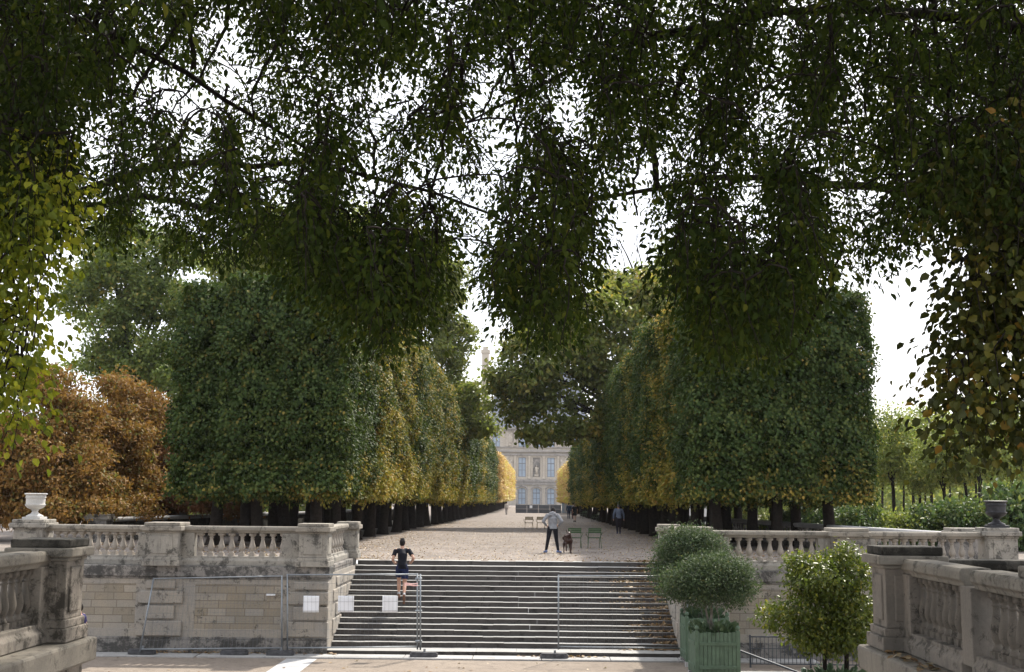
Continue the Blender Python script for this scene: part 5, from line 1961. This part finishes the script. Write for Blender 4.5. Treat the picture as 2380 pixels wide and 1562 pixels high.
    if hood:
        mb.ell(V3['neck'] + Vector((0, -.075, .0)), (.13, .075, .095), 14, 10)
        limb(mb, [V3['neck'] + Vector((-.10, .02, .02)), V3['neck'] + Vector((0, -.06, .055)), V3['neck'] + Vector((.10, .02, .02))], [.045, .055, .045])
        mb.tube([hem + Vector((0, 0, .0)), hem + Vector((0, 0, .07))], [(.190, .14), (.186, .136)], 18)
    wear('hoodie' if hood else 'shirt', mb, top)
    # lower garment
    mb = MB()
    if skirt:
        mb.tube([V3['pelvis'] + Vector((0, 0, .08)), V3['pelvis'], V3['pelvis'] - Vector((0, 0, .36))], [(.17, .125), (.185, .14), (.205, .165)], 16)
    else:
        mb.tube([V3['pelvis'] + Vector((0, 0, .09)), V3['pelvis'], V3['pelvis'] - Vector((0, 0, .10))], [(.160, .115), (.176, .128), (.165, .122)], 16)
        for s in 'lr':
            hi, kn, an = V3['hi' + s], V3['kn' + s], V3['an' + s]
            if shorts:
                mb.tube([hi + Vector((0, 0, .02)), hi.lerp(kn, .3), hi.lerp(kn, .66)], [.098, .103, .100], 12)
            else:
                limb(mb, [hi, hi.lerp(kn, .4), kn], [.102, .094, .072])
                limb(mb, [kn, kn.lerp(an, .4), an - (an - kn) * .04], [.072, .066, .054])
    wear('skirt' if skirt else 'shorts' if shorts else 'trousers', mb, bottom)
    for s in 'lr':
        an, to = V3['an' + s], V3['to' + s]
        mb = MB()
        d = (to - an)
        heel = an - Vector((d.x, d.y, 0)).normalized() * .05 - Vector((0, 0, .045)) if abs(d.z) < .12 else an - d.normalized() * .02
        limb(mb, [heel, an.lerp(to, .45) - Vector((0, 0, .012)), to], [.040, .045, .036])
        limb(mb, [an + (V3['kn' + s] - an) * .04, an.lerp(heel, .6)], [.045, .045])
        wear('shoe', mb, shoes, .012, 2)
        if sock:
            mb = MB()
            limb(mb, [an, an + (V3['kn' + s] - an) * .18], [.044, .043])
            wear('sock', mb, sock, .012, 1)
    # hair: a cap over the back and top of the head
    mb = MB()
    mb.ell(hd_ + Mh @ Vector((0, -.022, .025)), (.084, .090, .105), 16, 12, Mh)
    mb.ell(hd_ + Mh @ Vector((0, -.045, -.02)), (.076, .06, .075), 12, 9, Mh)
    if hairlen:
        mb.ell(hd_ + Mh @ Vector((0, -.06, -.09)), (.075, .04, .09 + hairlen), 12, 9, Mh)
    else:
        for q in range(9):
            a = q * .7
            mb.ell(hd_ + Mh @ Vector((.045 * math.cos(a), .045 * math.sin(a) - .01, .115 + .006 * (q % 3))), (.02, .022, .022), 8, 6, Mh)
    wear('hair', mb, hair, .012, 1)
    return root


BLACK = cloth('black_cotton', (0.010, 0.010, 0.013))
HAIR = cloth('dark_hair', (0.012, 0.009, 0.008), .6)
# runner on the steps, seen from behind, right foot pushing off
kstep = 9
zst = kstep * RISE
yst = noses[kstep - 1] + .16
rp = at(933, 1393, yst)
person((rp.x, yst, zst), .04, 'person in black t-shirt and navy shorts running up the steps, seen from behind',
       {'chest': (0, .06, 1.30), 'neck': (-.01, .11, 1.46), 'head': (-.015, .16, 1.62), 'waist': (0, .03, 1.08), 'shl': (-.20, .08, 1.41), 'shr': (.18, .09, 1.42), 'ell': (-.265, -.06, 1.17), 'wrl': (-.24, .13, 1.06),
        'hal': (-.19, .25, 1.05), 'elr': (.33, -.07, 1.20), 'wrr': (.24, .12, 1.05), 'har': (.17, .24, 1.06), 'hil': (-.085, .02, .93), 'hir': (.09, .0, .92),
        'knl': (-.10, .20, .56), 'anl': (-.08, .08, .16), 'tol': (-.07, .22, .07), 'knr': (.08, .03, .47), 'anr': (.09, -.30, .16), 'tor': (.09, -.24, -.04)},
       cloth('black_tshirt', (0.008, 0.009, 0.014)), cloth('navy_shorts', (0.012, 0.018, 0.055)), cloth('brown_trainers', (0.14, 0.075, 0.05)), HAIR, h=1.95, sleeves=False, shorts=True, sock=cloth('grey_sock', (.4, .4, .42)), vox=.011)
g1 = ground_at(1284, 1285)
person(tuple(g1), -.02, 'person in a grey hooded top standing with hands at the waist beside the dog',
       {'shl': (-.19, 0, 1.42), 'shr': (.19, 0, 1.42), 'ell': (-.36, -.10, 1.19), 'elr': (.36, -.10, 1.19), 'wrl': (-.235, .05, 1.03), 'wrr': (.235, .05, 1.03), 'hal': (-.16, .13, 1.0), 'har': (.16, .13, 1.0),
        'head': (.02, .10, 1.58), 'neck': (0, .03, 1.47), 'knl': (-.17, .02, .50), 'knr': (.15, .02, .50), 'anl': (-.245, 0, .09), 'anr': (.22, 0, .09), 'tol': (-.32, .12, .03), 'tor': (.33, .07, .03), 'hil': (-.10, 0, .93), 'hir': (.10, 0, .93)},
       cloth('grey_sweatshirt', (0.20, 0.205, 0.22)), BLACK, cloth('blue_white_trainers', (0.12, 0.16, 0.30)), HAIR, h=1.82, hood=True, vox=.011)
g2 = ground_at(1438, 1241)
person(tuple(g2), .03, 'person in a blue-grey shirt and dark trousers walking away along the right trunks',
       {'ell': (-.29, -.04, 1.13), 'elr': (.29, -.03, 1.13), 'wrl': (-.30, .02, .88), 'wrr': (.31, .03, .88), 'hal': (-.30, .06, .74), 'har': (.31, .07, .74), 'anr': (.09, .10, .09), 'tor': (.10, .28, .03), 'knr': (.10, .10, .50),
        'anl': (-.09, -.12, .11), 'tol': (-.10, .04, .03), 'knl': (-.10, .04, .50)},
       cloth('blue_grey_shirt', (0.15, 0.18, 0.25)), cloth('dark_grey_trousers', (0.035, 0.03, 0.038)), cloth('dark_blue_shoes', (0.03, 0.035, 0.07)), cloth('grey_hair', (.16, .15, .15), .6), h=1.86, vox=.013)
g3 = ground_at(1017, 1216)
person(tuple(g3), -1.1, 'person in a dark red jacket and black trousers standing under the left trunks',
       {'ell': (-.24, .02, 1.14), 'wrl': (-.18, .22, 1.12), 'hal': (-.14, .34, 1.14), 'knl': (-.13, .10, .50), 'anl': (-.14, .12, .09), 'tol': (-.15, .28, .03), 'anr': (.13, -.16, .10), 'tor': (.14, .0, .03)},
       cloth('dark_red_jacket', (0.10, 0.022, 0.022)), BLACK, BLACK, HAIR, h=1.74, vox=.016)
far_people = [
    (1322, 1206, 'person in dark blue clothes walking at the left of three by the right trees', cloth('dark_blue_jacket', (.03, .05, .085)), cloth('dark_blue_jeans', (.03, .04, .07)), False, 0),
    (1332, 1206, 'person with a pale backpack strap in the middle of three by the right trees', cloth('grey_jacket', (.10, .10, .12)), cloth('dark_wine_trousers', (.07, .02, .025)), False, 0),
    (1336, 1213, 'person in a short black dress with bare legs walking nearest of the three', BLACK, BLACK, True, .06),
    (1177, 1196, 'person in pale clothes far away at the left end of the path', cloth('pale_shirt', (.5, .46, .42)), cloth('pale_trousers', (.30, .28, .27)), False, 0)]
for i, (px, py, lab, a, b, sk, hl_) in enumerate(far_people):
    person(tuple(ground_at(px, py)), .1 * i, lab, {'anr': (.09, .12, .09), 'tor': (.10, .28, .03), 'knr': (.10, .11, .50), 'anl': (-.09, -.10, .11), 'tol': (-.10, .04, .03)}, a, b, BLACK, HAIR if not sk else cloth('fair_hair', (.20, .14, .08), .6),
           h=1.72, skirt=sk, sleeves=not sk, vox=.018, hairlen=hl_)
# half hidden behind the left foreground pier
hp = at(178, 1552, 31.0)
person((hp.x, 31.0, 0.0), 1.45, 'person in a navy top mostly hidden behind the dark left foreground pier',
       {'ell': (-.27, -.06, 1.13), 'wrl': (-.25, .06, .92), 'hal': (-.24, .1, .8), 'elr': (.27, -.06, 1.13)}, cloth('navy_top', (.025, .022, .08)), cloth('dark_navy_trousers', (.02, .02, .035)), BLACK, HAIR, h=1.72, vox=.014, sleeves=False)

# backpack of the middle walker
w = ground_at(1332, 1206)
mb = MB()
mb.ell((w.x, w.y - .22, TZ + 1.25), (.16, .10, .22), 12, 9)
tag(mb.build('backpack', cloth('grey_backpack', (.22, .22, .25)), smooth=True), 'small grey backpack worn by the middle of the three walkers', 'backpack')

# ================================================================== DOG
dg = ground_at(1320, 1286)
root = thing('dog', tuple(dg), 'large dark brown dog walking towards the camera with its head turned aside', 'dog')
root.rotation_euler = (0, 0, .10)
root.scale = (1.08, 1.08, 1.08)
mb = MB()
mb.tube([(0, .46, .56), (.0, .36, .57), (.0, .18, .54), (0, 0, .52), (0, -.17, .50), (0, -.27, .52), (0, -.32, .55)],
        [(.06, .07), (.115, .13), (.105, .125), (.125, .16), (.135, .18), (.115, .15), (.08, .10)], 14)
limb(mb, [(0, -.24, .58), (-.01, -.33, .66), (-.02, -.38, .71)], [.105, .085, .075])
hdp = Vector((-.03, -.41, .70))
mb.ell(hdp, (.082, .10, .085), 14, 10)
limb(mb, [hdp + Vector((-.03, -.06, -.02)), hdp + Vector((-.10, -.12, -.055)), hdp + Vector((-.145, -.155, -.075))], [.058, .045, .036])
limb(mb, [hdp + Vector((-.02, -.06, -.06)), hdp + Vector((-.11, -.12, -.095))], [.034, .024])
for s in (-1, 1):
    e = hdp + Vector((s * .055, .03, .07))
    mb.tube([e, e + Vector((s * .03, .01, .06)), e + Vector((s * (.035 if s < 0 else .06), -.01, .11 if s < 0 else .03))], [(.034, .014), (.026, .012), (.008, .006)], 8)
# front legs: viewer's left lifted, the other planted
limb(mb, [(-.10, -.22, .50), (-.105, -.25, .34), (-.10, -.33, .25), (-.10, -.31, .15), (-.10, -.335, .11)], [.060, .046, .034, .026, .032])
limb(mb, [(.09, -.22, .48), (.085, -.20, .34), (.08, -.23, .20), (.075, -.23, .07), (.075, -.27, .03)], [.062, .046, .034, .029, .038])
# hind legs with stifle forward and hock back
limb(mb, [(-.09, .36, .54), (-.10, .26, .36), (-.10, .42, .22), (-.10, .40, .06), (-.10, .35, .03)], [.085, .062, .034, .027, .036])
limb(mb, [(.10, .36, .54), (.11, .24, .36), (.12, .34, .21), (.12, .29, .06), (.12, .24, .03)], [.085, .062, .034, .027, .036])
limb(mb, [(0, .46, .60), (.05, .56, .68), (.09, .58, .80), (.08, .54, .88)], [.028, .024, .018, .010])
M['dogfur'] = plain('brown_dog_coat', (0.030, 0.011, 0.007), .45, 0, .4, .3, 25)
link('body', fuse(mb, 'body', M['dogfur'], .010, 3), root)
mb = MB()
mb.ell(hdp + Vector((-.158, -.165, -.07)), (.02, .018, .017), 8, 6)
mb.build('nose', BLACK, root, local=True, smooth=True)
mb = MB()
mb.ell(hdp + Vector((-.07, -.075, .025)), (.010, .010, .010), 8, 6)
mb.build('eye', BLACK, root, local=True, smooth=True)
mb = MB()
mb.ell(hdp + Vector((.02, -.098, .022)), (.010, .010, .010), 8, 6)
mb.build('eye', BLACK, root, local=True, smooth=True)

# white van glimpsed beyond the right trunks
vp = at(1640, 1196, 92)
van = thing('parked_van', (vp.x, 92, TZ), 'white van glimpsed between the right tree trunks', 'van')
M['van_white'] = plain('white_van_paint', (.78, .78, .80), .3, 0, .5, .03)
M['van_glass'] = plain('dark_van_glass', (.03, .035, .04), .1, 0, .8, .1)
M['van_red'] = plain('red_lamp', (.5, .03, .03), .3, 0, .5, .1)
mb = MB()
prof = [(-2.4, .35), (-2.4, 1.95), (-2.2, 2.05), (1.0, 2.05), (1.7, 1.35), (2.4, 1.15), (2.45, .35)]
vs = [(x, s * .9, z) for s in (-1, 1) for x, z in prof]
n = len(prof)
mb.add(vs, [(i, (i + 1) % n, n + (i + 1) % n, n + i) for i in range(n)] + [tuple(range(n))[::-1], tuple(range(n, 2 * n))])
mb.build('body', M['van_white'], van, local=True, bevel=.06)
mb = MB()
mb.add([(.3, -.905, 1.25), (1.55, -.905, 1.25), (.95, -.905, 1.9), (.3, -.905, 1.9)], [(0, 1, 2, 3)])
mb.build('side_window', M['van_glass'], van, local=True)
for x in (-1.5, 1.55):
    for s in (-1, 1):
        mb = MB()
        mb.tube([(x, s * .72, .33), (x, s * .92, .33)], .33, 16)
        wh = mb.build('wheel', M['rubber'], van, local=True)
mb = MB()
mb.box(-2.44, -2.39, -.85, -.70, .9, 1.4)
mb.build('tail_lamp', M['van_red'], van, local=True)

# ================================================================== FALLEN LEAVES
g = np.random.default_rng(12)
P, L = [], []
# drifts on the right end of the steps
for k in range(17):
    y0, y1 = noses[k], (noses[k + 1] if k < 16 else 40.8)
    n = int(150 + 130 * g.random())
    wdt = .5 + .9 * g.random() + (.4 if 7 < k < 14 else 0)
    x = XR - .03 - np.abs(g.normal(0, wdt * .5, n))
    y = y1 - .02 - np.abs(g.normal(0, .09, n)).clip(0, y1 - y0 - .02)
    z = (k + 1) * RISE + .012 + np.abs(g.normal(0, .018, n)) * np.exp(-(y1 - y) * 8)
    P.append(np.stack([x, y, z], 1))
n = 160                                            # under the wall and fence
x = g.uniform(-11.5, XL + .3, n)
P.append(np.stack([x, WY - .08 - np.abs(g.normal(0, .10, n)), .05 + np.abs(g.normal(0, .012, n))], 1))
n = 90
P.append(np.stack([g.normal(1.0, .5, n), 34.5 - np.abs(g.normal(0, .12, n)), np.full(n, .055)], 1))
n = 70
P.append(np.stack([g.uniform(-12, 8, n), g.uniform(29, 33.6, n), np.full(n, .012)], 1))
# the avenue
n = 14000
y = 41 + 70 * g.random(n) ** 1.6
x = g.uniform(-8.5, 7.6, n)
x = np.where(g.random(n) < .35, np.where(g.random(n) < .5, -7.6 + np.abs(g.normal(0, 1.3, n)), 7.0 - np.abs(g.normal(0, 1.3, n))), x)
P.append(np.stack([x, y, np.full(n, TZ + .016)], 1))
# beyond the balustrades, under the trees
n = 5000
x = np.where(g.random(n) < .6, g.uniform(-20, -6.5, n), g.uniform(5.2, 15, n))
P.append(np.stack([x, 35.3 + 18 * g.random(n) ** 1.2, np.full(n, TZ + .016)], 1))
# on the ledge of the foreground terraces
n = 120
P.append(np.stack([g.uniform(4.47, 4.70, n), g.uniform(10, 15.3, n), np.full(n, 2.625)], 1))
P = np.concatenate(P)
n = len(P)
T = np.concatenate([g.normal(0, 1, (n, 2)), g.normal(0, .18, (n, 1))], 1)
N = np.concatenate([g.normal(0, .28, (n, 2)), np.ones((n, 1))], 1)
L = np.where((P[:, 1] > 41) & (P[:, 0] > -9) & (P[:, 0] < 8), .060, .10) * g.uniform(.6, 1.3, n)
tag(link('fallen_leaves', leaf_mesh('fallen_leaves', P, T, N, L, L * .8, L_FALL, g=g)), None, None, None, 'stuff')

# ================================================================== THIN MORNING HAZE
mb = MB()
mb.box(-170, 170, -20, 470, -1.2, 63)
hz = mb.build('haze', [])
hz['kind'] = 'stuff'
hm = bpy.data.materials.new('haze_air')
hm.use_nodes = True
hn = hm.node_tree
hn.nodes.remove(hn.nodes['Principled BSDF'])
pv = hn.nodes.new('ShaderNodeVolumePrincipled')
pv.inputs['Color'].default_value = (0.86, 0.91, 1.0, 1)
pv.inputs['Density'].default_value = 0.00009
pv.inputs['Anisotropy'].default_value = 0.2
hn.links.new(pv.outputs['Volume'], hn.nodes['Material Output'].inputs['Volume'])
hz.data.materials.append(hm)
